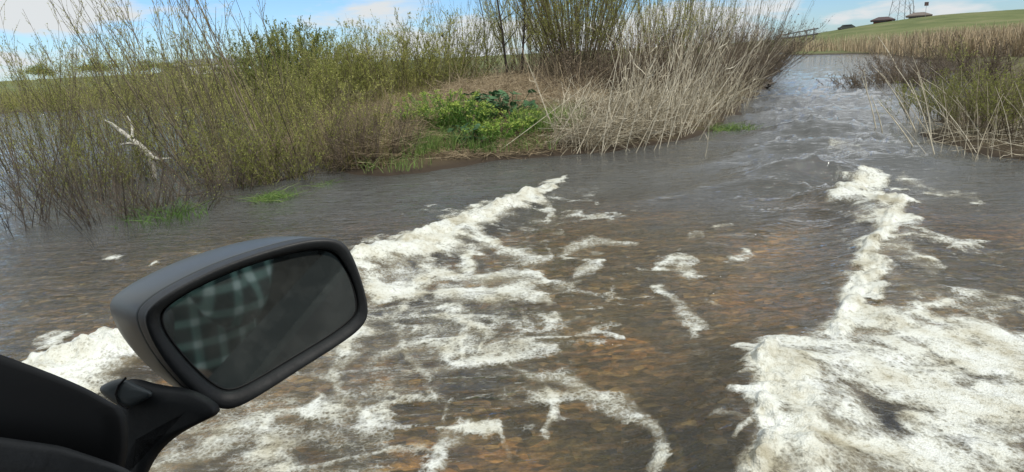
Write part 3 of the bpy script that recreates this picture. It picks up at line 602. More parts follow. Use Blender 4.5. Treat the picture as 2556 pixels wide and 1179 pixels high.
# the long stalks one can pick out
longs = [(1245, 392, 1475, 205), (1375, 385, 1480, 190), (1400, 380, 1330, 180), (1500, 385, 1560, 60), (1530, 380, 1590, 110), (1560, 378, 1640, 130), (1575, 382, 1720, 150), (1600, 375, 1700, 60), (1620, 375, 1740, 180),
         (1640, 372, 1700, 130), (1660, 368, 1760, 100), (1680, 362, 1800, 90), (1700, 350, 1720, 110), (1715, 345, 1800, 160), (1730, 340, 1865, 130), (1740, 350, 1850, 190), (1590, 300, 1580, 60), (1640, 300, 1600, 80), (1770, 320, 1895, 120), (1750, 395, 1770, 300), (1690, 330, 1640, 150), (1470, 385, 1560, 240), (1440, 385, 1540, 150)]
ORD = 'first second third fourth fifth sixth seventh eighth ninth tenth eleventh twelfth thirteenth fourteenth fifteenth sixteenth seventeenth eighteenth nineteenth twentieth twenty-first twenty-second twenty-third'.split()
rank = {k: i for i, k in enumerate(sorted(range(len(longs)), key=lambda k: longs[k][0]))}
def lean_word(x0, y0, x1, y1):
    a = math.degrees(math.atan2(x1-x0, y0-y1)); return 'leaning left' if a < -8 else 'almost upright' if a < 12 else 'leaning right' if a < 35 else 'slanting far right'
for k_, (x0, y0, x1, y1) in enumerate(longs):
    b_ = base(x0, y0); d_ = math.hypot(b_[0], b_[1]); e_ = at(np.array([float(x1)]), np.array([float(y1)]), d_+rng.uniform(-.3, .3))[0]
    G = Geo(); u = np.linspace(0, 1, 7)[None, :, None]; c_ = (e_-b_)*u+b_+np.array([1, 0, 0])*(np.sin(u*np.pi)*rng.uniform(-.05, .05))
    G.tubes(c_, .0062*np.linspace(1.1, .5, 7)[None], np.array([rng.uniform(.6, 1)]), 5)
    Lf = branch(c_, 2, .35, .8, .3, .55, K=4); G.blades(Lf, np.full(Lf.shape[:2], .012)*np.linspace(1, .2, 4)[None], rng.uniform(.3, .9, len(Lf)))
    o_ = G.build('reed_stalk', M['reed'], None, b_); o_.location = b_
    tag(o_, f'long reed stalk {lean_word(x0, y0, x1, y1)}, {ORD[rank[k_]]} from the left in the reed bed', 'reed', 'long reed stalks on the bank')

# ------------------------------------------------------------------ dead grass, greenery on the bank
G = Geo()
litter(G, px_sample([(1090, 330), (1150, 290), (1250, 270), (1420, 275), (1520, 310), (1480, 350), (1300, 330)], 4200), (.25, .9), .32, .0032, dirx=(.1, .7))
litter(G, px_sample([(640, 400), (700, 345), (900, 330), (1090, 320), (1080, 400), (960, 432), (880, 430), (800, 400)], 4200), (.2, .8), .30, .0032, tl=(0, .7))
litter(G, px_sample([(1080, 415), (1250, 350), (1420, 350), (1380, 388), (1240, 400)], 1200), (.2, .7), .06, .003, tl=(0, .8))
B = px_sample([(640, 400), (720, 330), (900, 310), (1100, 300), (1090, 380), (960, 430), (880, 430)], 2600); grass(G, B, (.25, .8), .008, (.05, 0), .45, tl=(0, .6))
grass(G, px_sample([(1080, 330), (1140, 280), (1300, 262), (1500, 280), (1500, 330), (1300, 330)], 1800), (.2, .7), .008, (.1, 0), .5)
stalks(G, px_sample([(1080, 335), (1140, 285), (1300, 268), (1480, 285), (1430, 345), (1300, 330)], 420), (.3, 1.1), (.25, 0), .5, .004, bend=.8)
o_ = G.build('dead_grass', M['hay']); tag(o_, 'matted tan dead grass and stalks lying over the low bank', kind='stuff')
G = Geo()
grass(G, px_sample([(640, 420), (700, 340), (900, 320), (1100, 300), (1090, 380), (960, 432), (880, 430)], 2600), (.2, .75), .009, (.1, 0), .35)
grass(G, px_sample([(-300, 285), (0, 262), (400, 235), (900, 215), (1100, 225), (1000, 290), (740, 300), (560, 270), (400, 262), (0, 280)], 12000), (.4, 1.1), .05, (.0, 0), .3)
o_ = G.build('marsh_grass', M['olive_grass']); tag(o_, 'olive green marsh grass covering the low field behind the shrubs', kind='stuff')

def tuft(label, px_, py_, n, rad, h, mat='grass', w_=.009, name='grass_tuft', lean=(0, 0), lv=.4, tl=(0, 1), z=None):
    b = base(px_, py_); 
    if z is not None: b[2] = z
    B = np.tile(b, (n, 1)); B[:, :2] += np.clip(rng.normal(0, rad, (n, 2)), -1.7*rad, 1.7*rad); G = Geo(); grass(G, B, h, w_, lean, lv, tl=tl)
    o_ = G.build(name, M[mat], None, b); o_.location = b; tag(o_, label, 'grass')
tuft('bright green grass tuft at the water edge left of the yellow green plants', 1055, 405, 380, .30, (.15, .45))
tuft('bright green grass in front of the dark broad leaves', 1120, 395, 460, .34, (.12, .38))
tuft('light green grass tuft at the left foot of the reeds', 1375, 366, 560, .28, (.25, .55), tl=(.4, 1))
tuft('small dark green grass tuft low on the bank below the leafy plants', 1195, 396, 200, .16, (.1, .22), w_=.012, tl=(0, .6))
tuft('small yellow green tuft just above the water at the bank tip', 1045, 412, 90, .08, (.1, .22), tl=(.7, 1))
tuft('low green weed growing at the right end of the reed bed', 1810, 325, 420, .28, (.06, .2), w_=.014, tl=(.2, .9), lv=.8)
tuft('flattened green grass clump floating on the open water', 690, 497, 240, .13, (.05, .16), lv=1.4, z=-.01)
tuft('small green weed on the water right of the floating grass clump', 815, 462, 60, .09, (.03, .09), lv=1.4, z=-.01)
tuft('green grass at the foot of the nearest bare shrub', 420, 545, 260, .22, (.08, .25), lv=.7, tl=(0, .5), z=-.02)

tuft('green grass between the small dark tuft and the left foot of the reeds', 1300, 385, 300, .3, (.12, .3))
tuft('green grass spilling over the bank edge left of the leafy plants', 1000, 430, 140, .25, (.1, .3))
def spurge(label, px_, py_, n, rad, h, tl=(0, 1)):
    b = base(px_, py_); e = thing('leafy_plant', label, 'plant', tuple(b), 'yellow green leafy plants on the bank')
    P = grow(n, b, h, rad/h, .02, K=5, foot=rad*.7, hv=(.6, 1.05)); G = Geo(); G.tubes(P, np.full(P.shape[:2], .004), rng.uniform(0, .5, n)); G.build('stem', M['spurge'], e, b)
    L = Geo(); leafy(L, P, 34, .06, .02, .012, (tl[0], tl[1]*.75))
    tip = P[:, -1]; k = 16; C = np.repeat(tip, k, 0)+rng.normal(0, .02, (n*k, 3)); d = rng.normal(size=(n*k, 3)); d[:, 2] = abs(d[:, 2])*.6
    L.leaves(C, d, .045, .018, rng.uniform(.65, 1, n*k)); L.build('foliage', M['spurge'], e, b)
spurge('fresh green leafy plant at the left end of the green group', 1070, 378, 40, .35, .38, (0, .6))
spurge('low fresh green leafy plant at the right end of the green group by the reeds', 1325, 372, 36, .35, .32, (0, .6))
spurge('yellow green flowering leafy plant, tallest of the green group on the bank', 1118, 376, 60, .46, .60)
spurge('yellow green leafy plant in front of the dark broad leaves', 1238, 384, 40, .30, .32, (.2, 1))
spurge('mid green leafy plant between the yellow one and the broad leaves', 1180, 376, 44, .3, .45, (0, .5))
def burdock(label, px_, py_, n, rad, h, lf=.13):
    b = base(px_, py_); e = thing('broad_leaf_plant', label, 'plant', tuple(b), 'dark broad leaved plants on the bank')
    P = grow(n, b, h, rad/h, .01, K=5, foot=.08, hv=(.35, 1.05)); G = Geo(); G.tubes(P, np.full(P.shape[:2], .005), rng.uniform(.5, 1, n), 4); G.build('stalk', M['burdock'], e, b)
    V, Fq, T = [], [], []
    for i in range(n):
        c = P[i, -1]; d = P[i, -1]-P[i, -2]; d[2] *= .1; d /= np.linalg.norm(d)+1e-6; s = np.cross(d, [0, 0, 1.]); s /= np.linalg.norm(s)
        sz_ = lf*rng.uniform(.6, 1.2); dr = rng.uniform(.1, .6); tilt = rng.uniform(-.5, .5); k0 = len(V)
        for a in np.linspace(0, 1, 5):
            wd = sz_*.62*math.sin(math.pi*(a*.86+.12))**.7
            for q in (-1, -.5, 0, .5, 1):
                V.append(c+d*sz_*1.1*(a-.25)+s*wd*q+np.array([0, 0, -dr*sz_*(a-.3)**2+.12*abs(q)*wd+tilt*wd*q+rng.normal(0, .004)])); T.append(rng.uniform(0, .3)+.7*(i % 3)/2)
        for r in range(4):
            for q in range(4): Fq.append([k0+r*5+q, k0+r*5+q+1, k0+r*5+q+6, k0+r*5+q+5])
    mesh_np('leaf_blades', np.array(V)-b, np.array(Fq), M['burdock'], e, attrs={'tint': T})
burdock('dark green broad leaved plant at the right of the green group', 1275, 352, 70, .45, .5)
burdock('dark green broad leaved plant behind the yellow green ones', 1222, 352, 54, .3, .48)
burdock('small broad leaved plant between grass and yellow green plants', 1165, 392, 30, .2, .3, .10)

# reed seed heads against the sky
for k_, (x0, y0, x1, y1) in enumerate([(1035, 300, 1042, 98), (1062, 300, 1066, 108), (1010, 300, 1008, 120), (1100, 300, 1104, 90)]):
    b_ = base(x0, y0); e_ = at(np.array([float(x1)]), np.array([float(y1)]), math.hypot(b_[0], b_[1]))[0]
    th_ = thing('bulrush', ['bulrush with dark seed head against the sky, second from the left of four', 'bulrush with dark seed head against the sky, third from the left of four', 'bulrush farthest left, with a dark seed head against the sky', 'tallest bulrush with dark seed head, farthest right of the four'][k_], 'reed', tuple(b_), 'bulrushes against the sky')
    G = Geo(); u = np.linspace(0, 1, 6)[None, :, None]; G.tubes((e_-b_)*u+b_, np.full((1, 6), .005), np.array([.4])); G.build('stalk', M['reed'], th_, b_)
    G = Geo(); u = np.linspace(-.02, .045, 7)[None, :, None]; G.tubes((e_-b_)*u+e_, np.array([[.004, .02, .026, .027, .025, .018, .004]])*1.2, np.array([.1]), 7); G.build('seed_head', M['dark_bark'], th_, b_)

# ------------------------------------------------------------------ dead wood
def limb(G, pts, rads, sides=8, tint_=.5):
    P = np.array(pts, float); n = 14; s = np.linspace(0, len(P)-1, n); i = np.clip(s.astype(int), 0, len(P)-2); f_ = (s-i)[:, None]
    Q = P[i]*(1-f_)+P[i+1]*f_; R2 = np.interp(s, range(len(P)), rads)
    Q[1:-1] = Q[1:-1]*.5+(Q[2:]+Q[:-2])*.25; G.tubes(Q[None], R2[None]*(1+rng.normal(0, .08, (1, n))), np.array([tint_]), sides)
def pl(pts, d): return [at(np.array([float(a)]), np.array([float(b)]), d+c)[0] for a, b, c in pts]
db = base(383, 446); dd = math.hypot(db[0], db[1]); G = Geo()
limb(G, pl([(382, 450, 0), (380, 405, 0), (372, 385, 0)], dd), [0.058, 0.053, 0.047])
limb(G, pl([(374, 390, 0), (345, 360, .1), (310, 335, .2), (280, 310, .3), (262, 300, .35)], dd), [0.049, 0.041, 0.033, 0.021, 0.009])
limb(G, pl([(374, 392, 0), (400, 398, -.1), (428, 395, -.2)], dd), [0.035, 0.021, 0.009])
limb(G, pl([(350, 364, .1), (322, 358, 0), (300, 362, -.1)], dd), [0.023, 0.019, 0.014])
limb(G, pl([(330, 345, .1), (330, 315, .3), (318, 290, .4)], dd), [0.023, 0.016, 0.007])
o_ = G.build('dead_branch', M['driftwood'], None, db); o_.location = db; tag(o_, 'bleached pale forked dead branch sticking up from water at left', 'branch')
def sticks(label, lst, dist_px, r=.012):
    b_ = base(*dist_px); G = Geo(); d_ = math.hypot(b_[0], b_[1])
    for pts in lst: limb(G, [np.array([*gnd(np.array([float(a)]), np.array([float(b)]))[0][:2], z_]) for a, b, z_ in pts], np.linspace(r, r*.3, len(pts)), 5, .3)
    o_ = G.build('driftwood_branch', M['dark_bark'], None, b_); o_.location = b_; tag(o_, label, 'branch')
sticks('dark wet branch lying along the water edge under the willows', [[(660, 462, 0), (740, 440, .02), (820, 425, .05), (900, 415, .08)], [(740, 440, .02), (790, 415, .12), (830, 392, .3)], [(700, 450, .01), (770, 436, 0), (850, 432, 0)], [(820, 425, .05), (870, 428, .03), (905, 436, 0)]], (740, 440), .016)
sticks('thin dark twigs trailing in water right of the low twiggy shrub', [[(470, 530, .02), (540, 505, .06), (620, 490, .03)], [(480, 500, .05), (560, 480, .1), (640, 452, .12)], [(440, 510, .1), (520, 500, .08), (600, 505, .02)]], (500, 510), .008)
sticks('small dark snag standing in the channel near the right end of the bank', [[(1905, 218, .0), (1920, 212, .15), (1935, 205, .3)], [(1918, 216, .05), (1938, 214, .12)], [(1910, 220, 0), (1925, 222, .1)]], (1918, 216), .05)
sticks('short stick poking out of the water in mid channel', [[(1862, 396, -.02), (1872, 388, .04), (1888, 384, .03)]], (1868, 392), .014)

# ------------------------------------------------------------------ right bank and far shore
for a_, b_, h_, lb in [(2205, 212, .45, 'low brown tangle of dead twigs in the channel at right'), (2275, 182, .9, 'dark brown bush on the right bank above the low tangle'), (2350, 200, .7, 'brown bush at the right edge behind pale stalks'), (2450, 215, 1.2, 'brown bush beyond the right edge')]:
    shrub('thicket', lb, 'shrub', a_, b_, h_, .9, 90, 8, .5, 4, .06, .025, .012, 'red_bark', 'dry_leaf', foot=1.3, lo=.05, lean=(-.15, 0), group='brown thickets on the right bank')
for a_, b_, h_, lb in [(2350, 300, .6, 'yellow green leafy shrub at the right edge'), (2450, 340, .8, 'yellow green shrub just past the right edge'), (2580, 360, 1.1, 'yellow green shrub farthest right'), (2360, 160, 1.5, 'tall yellow green shrub on the right bank far up the channel')]:
    shrub('willow_shrub', lb, 'shrub', a_, b_, h_, .4, 60, 9, .42, 12, .034, .012, .006, foot=.5, lo=.1)
G = Geo(); stalks(G, px_sample([(2235, 330), (2270, 372), (2400, 415), (2700, 430), (2700, 330), (2330, 270)], 150), (.3, 1.2), (-.15, 0), .35, .0045, bend=.5)
litter(G, px_sample([(2235, 335), (2280, 372), (2420, 415), (2700, 430), (2600, 330), (2330, 280)], 250), (.2, .7), .12, .0035)
o_ = G.build('reeds', M['reed']); tag(o_, 'thin pale broken reeds along the right bank', kind='stuff')
for k_, (x0, y0, x1, y1) in enumerate([(2165, 235, 2155, 175), (2240, 212, 2185, 172), (2250, 175, 2192, 92), (2195, 330, 2150, 190), (2300, 250, 2235, 165), (2290, 330, 2210, 200), (2310, 380, 2190, 250), (2326, 360, 2290, 180), (2345, 390, 2270, 200), (2210, 340, 2175, 240)]):
    b_ = base(x0, y0); d_ = math.hypot(b_[0], b_[1]); e_ = at(np.array([float(x1)]), np.array([float(y1)]), d_)[0]
    G = Geo(); u = np.linspace(0, 1, 6)[None, :, None]; r_ = .0011*d_*.75+.002; G.tubes((e_-b_)*u+b_+np.array([1, 0, 0])*np.sin(u*np.pi)*.04, r_*np.linspace(1.1, .4, 6)[None], np.array([.8]), 5)
    o_ = G.build('reed_stalk', M['reed'], None, b_); o_.location = b_; tag(o_, f'lone pale stalk leaning left on the right bank, tip {ORD[sorted([2155, 2185, 2192, 2150, 2235, 2210, 2190, 2290, 2270, 2175]).index(x1)]} from the left', 'reed', 'lone pale stalks on the right bank')
# far shore reeds and the hill
G = Geo(); B = px_sample([(1940, 131), (1990, 125), (2150, 123), (2330, 122), (2700, 110), (2700, 150), (2330, 150), (2200, 136), (2100, 132), (1960, 134)], 9000)
grass(G, B, (.5, 1.9), .09, (.0, 0), .15, tl=(.1, .8)); o_ = G.build('far_reeds', M['hay']); tag(o_, 'band of tan and olive reeds along the far shore below the hill', kind='stuff')

def box(V, F_, c, s, rz=0):
    k = len(V); cs, sn = math.cos(rz), math.sin(rz)
    for a in (-1, 1):
        for b in (-1, 1):
            for d in (-1, 1):
                x, y = a*s[0]/2, b*s[1]/2; V.append((c[0]+x*cs-y*sn, c[1]+x*sn+y*cs, c[2]+d*s[2]/2))
    for f_ in ((0, 1, 3, 2), (4, 6, 7, 5), (0, 4, 5, 1), (2, 3, 7, 6), (0, 2, 6, 4), (1, 5, 7, 3)): F_.append([k+i for i in f_])
M['red_wall'] = plain('red_wall', (0.2, 0.05, 0.04), .8, nscale=1, nc=(0.28, 0.09, 0.06))
M['brown_wall'] = plain('brown_wall', (0.26, 0.2, 0.15), .8, nscale=1, nc=(0.36, 0.28, 0.2))
M['dark_roof'] = plain('dark_roof', (0.05, 0.03, 0.03), .8, nscale=2, nc=(0.08, 0.05, 0.05))
M['tan_roof'] = plain('tan_roof', (0.12, 0.10, 0.085), .8, nscale=2, nc=(0.17, 0.14, 0.12))
M['steel'] = plain('steel', (0.22, 0.23, 0.24), .5, .3)
M['glass'] = plain('dark_glass', (0.03, 0.035, 0.04), .1)
M['white'] = plain('white_wall', (0.7, 0.7, 0.68), .7, nscale=2, nc=(0.6, 0.6, 0.58))
def house(label, x0, x1, ybase, dist, hw, hr, wall, roof, hip=.25):
    a = at(np.array([float(x0)]), np.array([float(ybase)]), dist)[0]; b = at(np.array([float(x1)]), np.array([float(ybase)]), dist)[0]
    c = (a+b)/2; zb = tz(c[0], c[1]); L = math.hypot(*(b-a)[:2]); rz = math.atan2((b-a)[1], (b-a)[0]); dp = 8.0
    top = at(np.array([(x0+x1)/2.]), np.array([float(ybase)]), dist)[0][2]; z0 = top
    e = thing('shed', label, 'building', (c[0], c[1], z0)); e.rotation_euler.z = rz
    V, F_ = [], []; box(V, F_, (0, 0, hw/2-.4), (L, dp, hw+.8)); mesh_py('wall', V, F_, wall, e)
    o1 = .7; V = [(-L/2-o1, -dp/2-o1, hw), (L/2+o1, -dp/2-o1, hw), (L/2+o1, dp/2+o1, hw), (-L/2-o1, dp/2+o1, hw), (-L/2+L*hip, 0, hw+hr), (L/2-L*hip, 0, hw+hr)]
    V += [(v[0], v[1], v[2]-.25) for v in V[:4]]
    mesh_py('roof', V, [(0, 1, 5, 4), (1, 2, 5), (2, 3, 4, 5), (3, 0, 4), (0, 6, 7, 1), (1, 7, 8, 2), (2, 8, 9, 3), (3, 9, 6, 0), (9, 8, 7, 6)], roof, e)
    for q in (-.28, .05): V, F_ = [], []; box(V, F_, (L*q, -dp/2-.03, hw*.5), (1.4, .06, hw*.45)); mesh_py('window', V, F_, M['glass'], e)
    V, F_ = [], []; box(V, F_, (L*.33, -dp/2-.03, hw*.38), (1.1, .06, hw*.76)); mesh_py('door', V, F_, M['dark_roof'], e)
house('low dark red shed with dark hipped roof on the green hilltop', 2180, 2226, 58, 205, .75, .8, M['red_wall'], M['dark_roof'])
house('low tan roofed shed on the hill at the right edge of the photo', 2268, 2318, 47, 205, .75, .8, M['brown_wall'], M['tan_roof'])
# lattice tower legs
tb = at(np.array([2248.]), np.array([56.]), 230.)[0]; e = thing('pylon', 'tall thin grey lattice tower between the two hilltop sheds, top out of view', 'pylon', tuple(tb))
G = Geo(); hgt = 22.
for sx_ in (-1, 1):
    for sy_ in (-1, 1):
        P = np.array([[sx_*2.6*(1-u*.9), sy_*2.6*(1-u*.9), hgt*u-1] for u in np.linspace(0, 1, 5)]); G.tubes(P[None], np.full((1, 5), .085), np.array([.5]), 4)
for k in range(7):
    u0, u1 = k/7, (k+1)/7; a0, a1 = 2.6*(1-u0*.9), 2.6*(1-u1*.9)
    for (p1, p2) in (((-1, -1), (1, -1)), ((1, -1), (1, 1)), ((1, 1), (-1, 1)), ((-1, 1), (-1, -1))):
        for (q1, q2) in ((p1, p2), (p2, p1)):
            P = np.array([[q1[0]*a0, q1[1]*a0, hgt*u0-1], [q2[0]*a1, q2[1]*a1, hgt*u1-1]]); G.tubes(P[None], np.full((1, 2), .03), np.array([.5]), 4)
G.build('lattice', M['steel'], e)
# bare young tree beside the tower and a dark sign on a post
shrub('young_tree', 'small bare forked tree beside the grey lattice tower', 'tree', 0, 0, 7.0, .3, 3, 5, 1.5, 0, rad=.12, bark='dark_bark', foot=.1, b=at(np.array([2275.]), np.array([55.]), 215.)[0])
sb = at(np.array([2309.]), np.array([46.]), 190.)[0]; e = thing('sign_post', 'dark square sign on a thin post on the hill at the right edge', 'sign', tuple(sb))
G = Geo(); G.tubes(np.array([[[0, 0, -.6], [0, 0, 1.5], [0, 0, 3.2]]]), np.full((1, 3), .04), np.array([.5]), 5); G.build('post', M['steel'], e)
V, F_ = [], []; box(V, F_, (0, 0, 3.2), (.95, .06, .85)); mesh_py('panel', V, F_, M['dark_roof'], e)
# footbridge / trestle rail at the channel end
fb = at(np.array([1998.]), np.array([88.]), 120.)[0]; e = thing('footbridge', 'thin dark railed footbridge rising to the right above the end of the bank', 'bridge', tuple(fb))
a = at(np.array([1930.]), np.array([92.]), 130.)[0]-fb; b = at(np.array([2042.]), np.array([71.]), 110.)[0]-fb
G = Geo(); G.tubes(np.array([[a, (a+b)/2, b]]), np.full((1, 3), .10), np.array([.5]), 4); G.build('top_rail', M['steel'], e)
G = Geo(); off = np.array([0, 0, -.75]); G.tubes(np.array([[a+off*.4, (a+b)/2+off*.9, b+off]]), np.full((1, 3), .12), np.array([.5]), 4); G.build('deck_beam', M['steel'], e)
for k in range(7):
    q = a+(b-a)*(k+.5)/7; G = Geo(); G.tubes(np.array([[q+np.array([0, 0, .0]), q+np.array([0, 0, -2.2])]]), np.full((1, 2), .09), np.array([.5]), 4); G.build('post', M['steel'], e)
# far vehicle on the hill crest
M['car_dark'] = plain('car_dark', (0.06, 0.07, 0.06), .4)
def far_car(label, x, y, dist, s=1.0):
    c = at(np.array([float(x)]), np.array([float(y)]), dist)[0]; e = thing('parked_car', label, 'car', tuple(c)); e.rotation_euler.z = -.4
    pr = [(-2.1, .3), (-2.15, .8), (-1.5, .95), (-1.0, 1.45), (1.2, 1.5), (1.9, 1.0), (2.15, .9), (2.1, .3)]
    V = [(x_*s, -.85, z_*s) for x_, z_ in pr]+[(x_*s, .85, z_*s) for x_, z_ in pr]; n = len(pr)
    mesh_py('body', V, [tuple(range(n-1, -1, -1)), tuple(range(n, 2*n))]+[(i, (i+1) % n, n+(i+1) % n, n+i) for i in range(n)], M['car_dark'], e)
    for wx in (-1.35, 1.35):
        for wy in (-.88, .88):
            G = Geo(); G.tubes(np.array([[[wx, wy-.1, .33], [wx, wy-.09, .33], [wx, wy+.09, .33], [wx, wy+.1, .33]]]), np.array([[.01, .33, .33, .01]]), np.array([0.]), 12); G.build('wheel', M['glass'], e)
    for wy in (-.86, .86): V = [(-.85*s, wy, 1.0*s), (1.2*s, wy, 1.0*s), (1.1*s, wy*1.005, 1.4*s), (-.6*s, wy*1.005, 1.4*s)]; mesh_py('side_window', V, [(0, 1, 2, 3)], M['glass'], e)
far_car('small dark vehicle on the hill crest left of the red shed', 2112, 76, 190, .9)
far_car('dark vehicle on the far field behind the left willows', 440, 196, 150, 1.6)
# far left: distant tree line and pale building
def far_tree(label, px_, py_, dist, h, wd):
    b = at(np.array([float(px_)]), np.array([float(py_)]), dist)[0]; e = thing('far_tree', label, 'tree', tuple(b), 'distant trees on the left horizon')
    G = Geo(); G.tubes(np.array([[[0, 0, -.5], [0, 0, h*.5]]]), np.array([[.25, .15]]), np.array([.2]), 6); G.build('trunk', M['dark_bark'], e)
    L = Geo(); n = 2600; c = rng.normal(size=(9, 3))*np.array([wd*.32, wd*.32, h*.17])+np.array([0, 0, h*.58]); q = c[rng.integers(0, 9, n)]+rng.normal(size=(n, 3))*np.array([wd*.14, wd*.14, h*.1])
    L.leaves(q, rng.normal(size=(n, 3)), h*.09, h*.05, rng.uniform(0, 1, n)); L.build('crown', M['bush_leaf'], e)
for i, (a_, h_) in enumerate([(-60, 9), (110, 8), (240, 10), (360, 8), (420, 7), (600, 8), (670, 9), (900, 8)]):
    far_tree(['round distant tree beyond the left edge', 'low distant tree past the left edge', 'dark distant tree at the left edge horizon', 'distant tree behind the tall sparse willow', 'small distant tree left of the pale building', 'distant tree right of the pale building', 'distant tree left of the round bush', 'distant tree seen through shrubs right of the round bush'][i], a_, 200-a_*.045, 300, h_*.6, h_*.8)
e = at(np.array([530.]), np.array([188.]), 260.)[0]; t_ = thing('farm_building', 'pale grey farm building on the left horizon behind the willows', 'building', tuple(e))
V, F_ = [], []; box(V, F_, (0, 0, 1.6), (20, 9, 4.4)); mesh_py('wall', V, F_, M['white'], t_)
mesh_py('roof', [(-10.6, -5, 3.8), (10.6, -5, 3.8), (10.6, 5, 3.8), (-10.6, 5, 3.8), (-10.6, 0, 5.6), (10.6, 0, 5.6)], [(0, 1, 5, 4), (2, 3, 4, 5), (1, 2, 5), (3, 0, 4), (3, 2, 1, 0)], M['steel'], t_)
for q in (-6, -1, 4): V, F_ = [], []; box(V, F_, (q, -4.53, 1.8), (2, .06, 1.6)); mesh_py('window', V, F_, M['glass'], t_)

# ------------------------------------------------------------------ the car the photo is taken from: wing mirror, door, dark cabin behind the camera
CA = math.radians(30); CF = np.array([-math.cos(CA), math.sin(CA), 0]); CV = np.array([math.sin(CA), math.cos(CA), 0])
def cw(u, v, z): return CF*u+CV*v+np.array([0, 0, 1.])*z
M['black_plastic'] = plain('black_plastic', (0.016, 0.018, 0.020), .5, nscale=60, nc=(0.022, 0.025, 0.027), bump=.1, spec=.35)
M['rubber'] = plain('rubber', (0.008, 0.009, 0.010), .6, spec=.3)
M['cap_paint'] = plain('cap_paint', (0.030, 0.037, 0.040), .36, nscale=9, nc=(0.040, 0.049, 0.052), spec=.5)
M['dark_paint'] = plain('dark_paint', (0.012, 0.014, 0.02), .3, spec=.5)
M['cabin'] = plain('cabin_trim', (0.02, 0.022, 0.022), .8)
M['arm_gloss'] = plain('arm_gloss', (0.075, 0.09, 0.095), .4)
m, t, o = new_mat('mirror_glass')
tcn = N(t, 'ShaderNodeTexCoord'); nz = N(t, 'ShaderNodeTexNoise', {'Vector': tcn.outputs['Object'], 'Scale': 22.0, 'Detail': 6.0, 'Roughness': .7})
dr = N(t, 'ShaderNodeMapRange', {0: nz.outputs['Fac'], 1: .42, 2: .8, 3: .08, 4: .24})
g1 = N(t, 'ShaderNodeBsdfGlossy', {'Color': (.5, .58, .56, 1), 'Roughness': .04}); d1 = N(t, 'ShaderNodeBsdfDiffuse', {'Color': (.22, .24, .23, 1)})
mx = N(t, 'ShaderNodeMixShader', {0: dr.outputs[0], 1: g1.outputs[0], 2: d1.outputs[0]}); t.links.new(mx.outputs[0], o.inputs[0]); M['mirror_glass'] = m
m, t, o = new_mat('plaid_cloth')
tcn = N(t, 'ShaderNodeTexCoord'); sp = N(t, 'ShaderNodeSeparateXYZ', {0: tcn.outputs['Object']})
def band(src, sc, off):
    a = N(t, 'ShaderNodeMath', {0: src, 1: sc, 2: off}, operation='MULTIPLY_ADD'); b = N(t, 'ShaderNodeMath', {0: a.outputs[0], 1: 1.0}, operation='PINGPONG')
    return N(t, 'ShaderNodeMapRange', {0: b.outputs[0], 1: .58, 2: .78}).outputs[0]
bx_, bz_ = band(sp.outputs['X'], 34, .2), band(sp.outputs['Z'], 34, .4)
sm = N(t, 'ShaderNodeMath', {0: bx_, 1: bz_}, operation='ADD')
pc = ramp(t, N(t, 'ShaderNodeMath', {0: sm.outputs[0], 1: .5}, operation='MULTIPLY').outputs[0], [(0, (.02, .04, .04)), (.5, (.2, .33, .29)), (1, (.85, .95, .9))])
pp = N(t, 'ShaderNodeBsdfPrincipled', {'Base Color': pc, 'Roughness': .9}); t.links.new(pp.outputs[0], o.inputs[0]); M['plaid'] = m
M['skin'] = plain('skin', (.5, .33, .25), .5); M['denim'] = plain('denim', (.03, .045, .08), .9); M['hair'] = plain('hair', (.03, .02, .015), .7)

car = thing('car', 'dark car with black wing mirror, door corner and sill at the lower left', 'car', (0, 0, 0))
def mdep(x, y): return 1/(1/.7187-.00034*(np.asarray(x)-640)-.000133*(np.asarray(y)-800))
def chaikin(P, k=3):
    P = np.array(P, float)
    for _ in range(k):
        Qn = np.roll(P, -1, 0); P = np.stack([P*.75+Qn*.25, P*.25+Qn*.75], 1).reshape(-1, 2)
    return P
def resamp(P, n):
    P = np.vstack([P, P[:1]]); s = np.r_[0, np.cumsum(np.hypot(*np.diff(P, axis=0).T))]; q = np.linspace(0, s[-1], n, endpoint=False)
    return np.stack([np.interp(q, s, P[:, 0]), np.interp(q, s, P[:, 1])], 1)
def align(P, ref):                          # start at the point whose direction from the centre is straight up
    c = P.mean(0); a = np.arctan2(P[:, 0]-c[0], -(P[:, 1]-c[1])); return np.roll(P, -int(np.argmin(np.abs(a))), 0)
rim = [(823, 593), (862, 606), (888, 655), (912, 730), (921, 782), (905, 815), (860, 851), (755, 917), (650, 985), (598, 1014), (566, 1022), (530, 1014), (482, 980), (430, 927), (387, 868), (362, 812), (360, 781), (387, 752), (440, 717), (545, 665), (650, 628), (755, 599)]
gls = [(808, 624), (838, 632), (862, 662), (886, 712), (898, 770), (888, 796), (834, 838), (755, 885), (650, 949), (590, 980), (555, 981), (511, 952), (456, 896), (408, 833), (398, 796), (408, 772), (466, 733), (545, 694), (650, 654), (755, 628)]
NM = 96
rp = align(resamp(chaikin(rim), NM), 0); gp = align(resamp(chaikin(gls), NM), 0)
R3 = deep(rp[:, 0], rp[:, 1], mdep(rp[:, 0], rp[:, 1])); G3 = deep(gp[:, 0], gp[:, 1], mdep(gp[:, 0], gp[:, 1]))
nrm = np.cross(R3[24]-R3[0], R3[48]-R3[0]); nrm /= np.linalg.norm(nrm)
if nrm @ (CAMP-R3[0]) < 0: nrm = -nrm
back = RN @ np.array([-.112, .004, -.100])
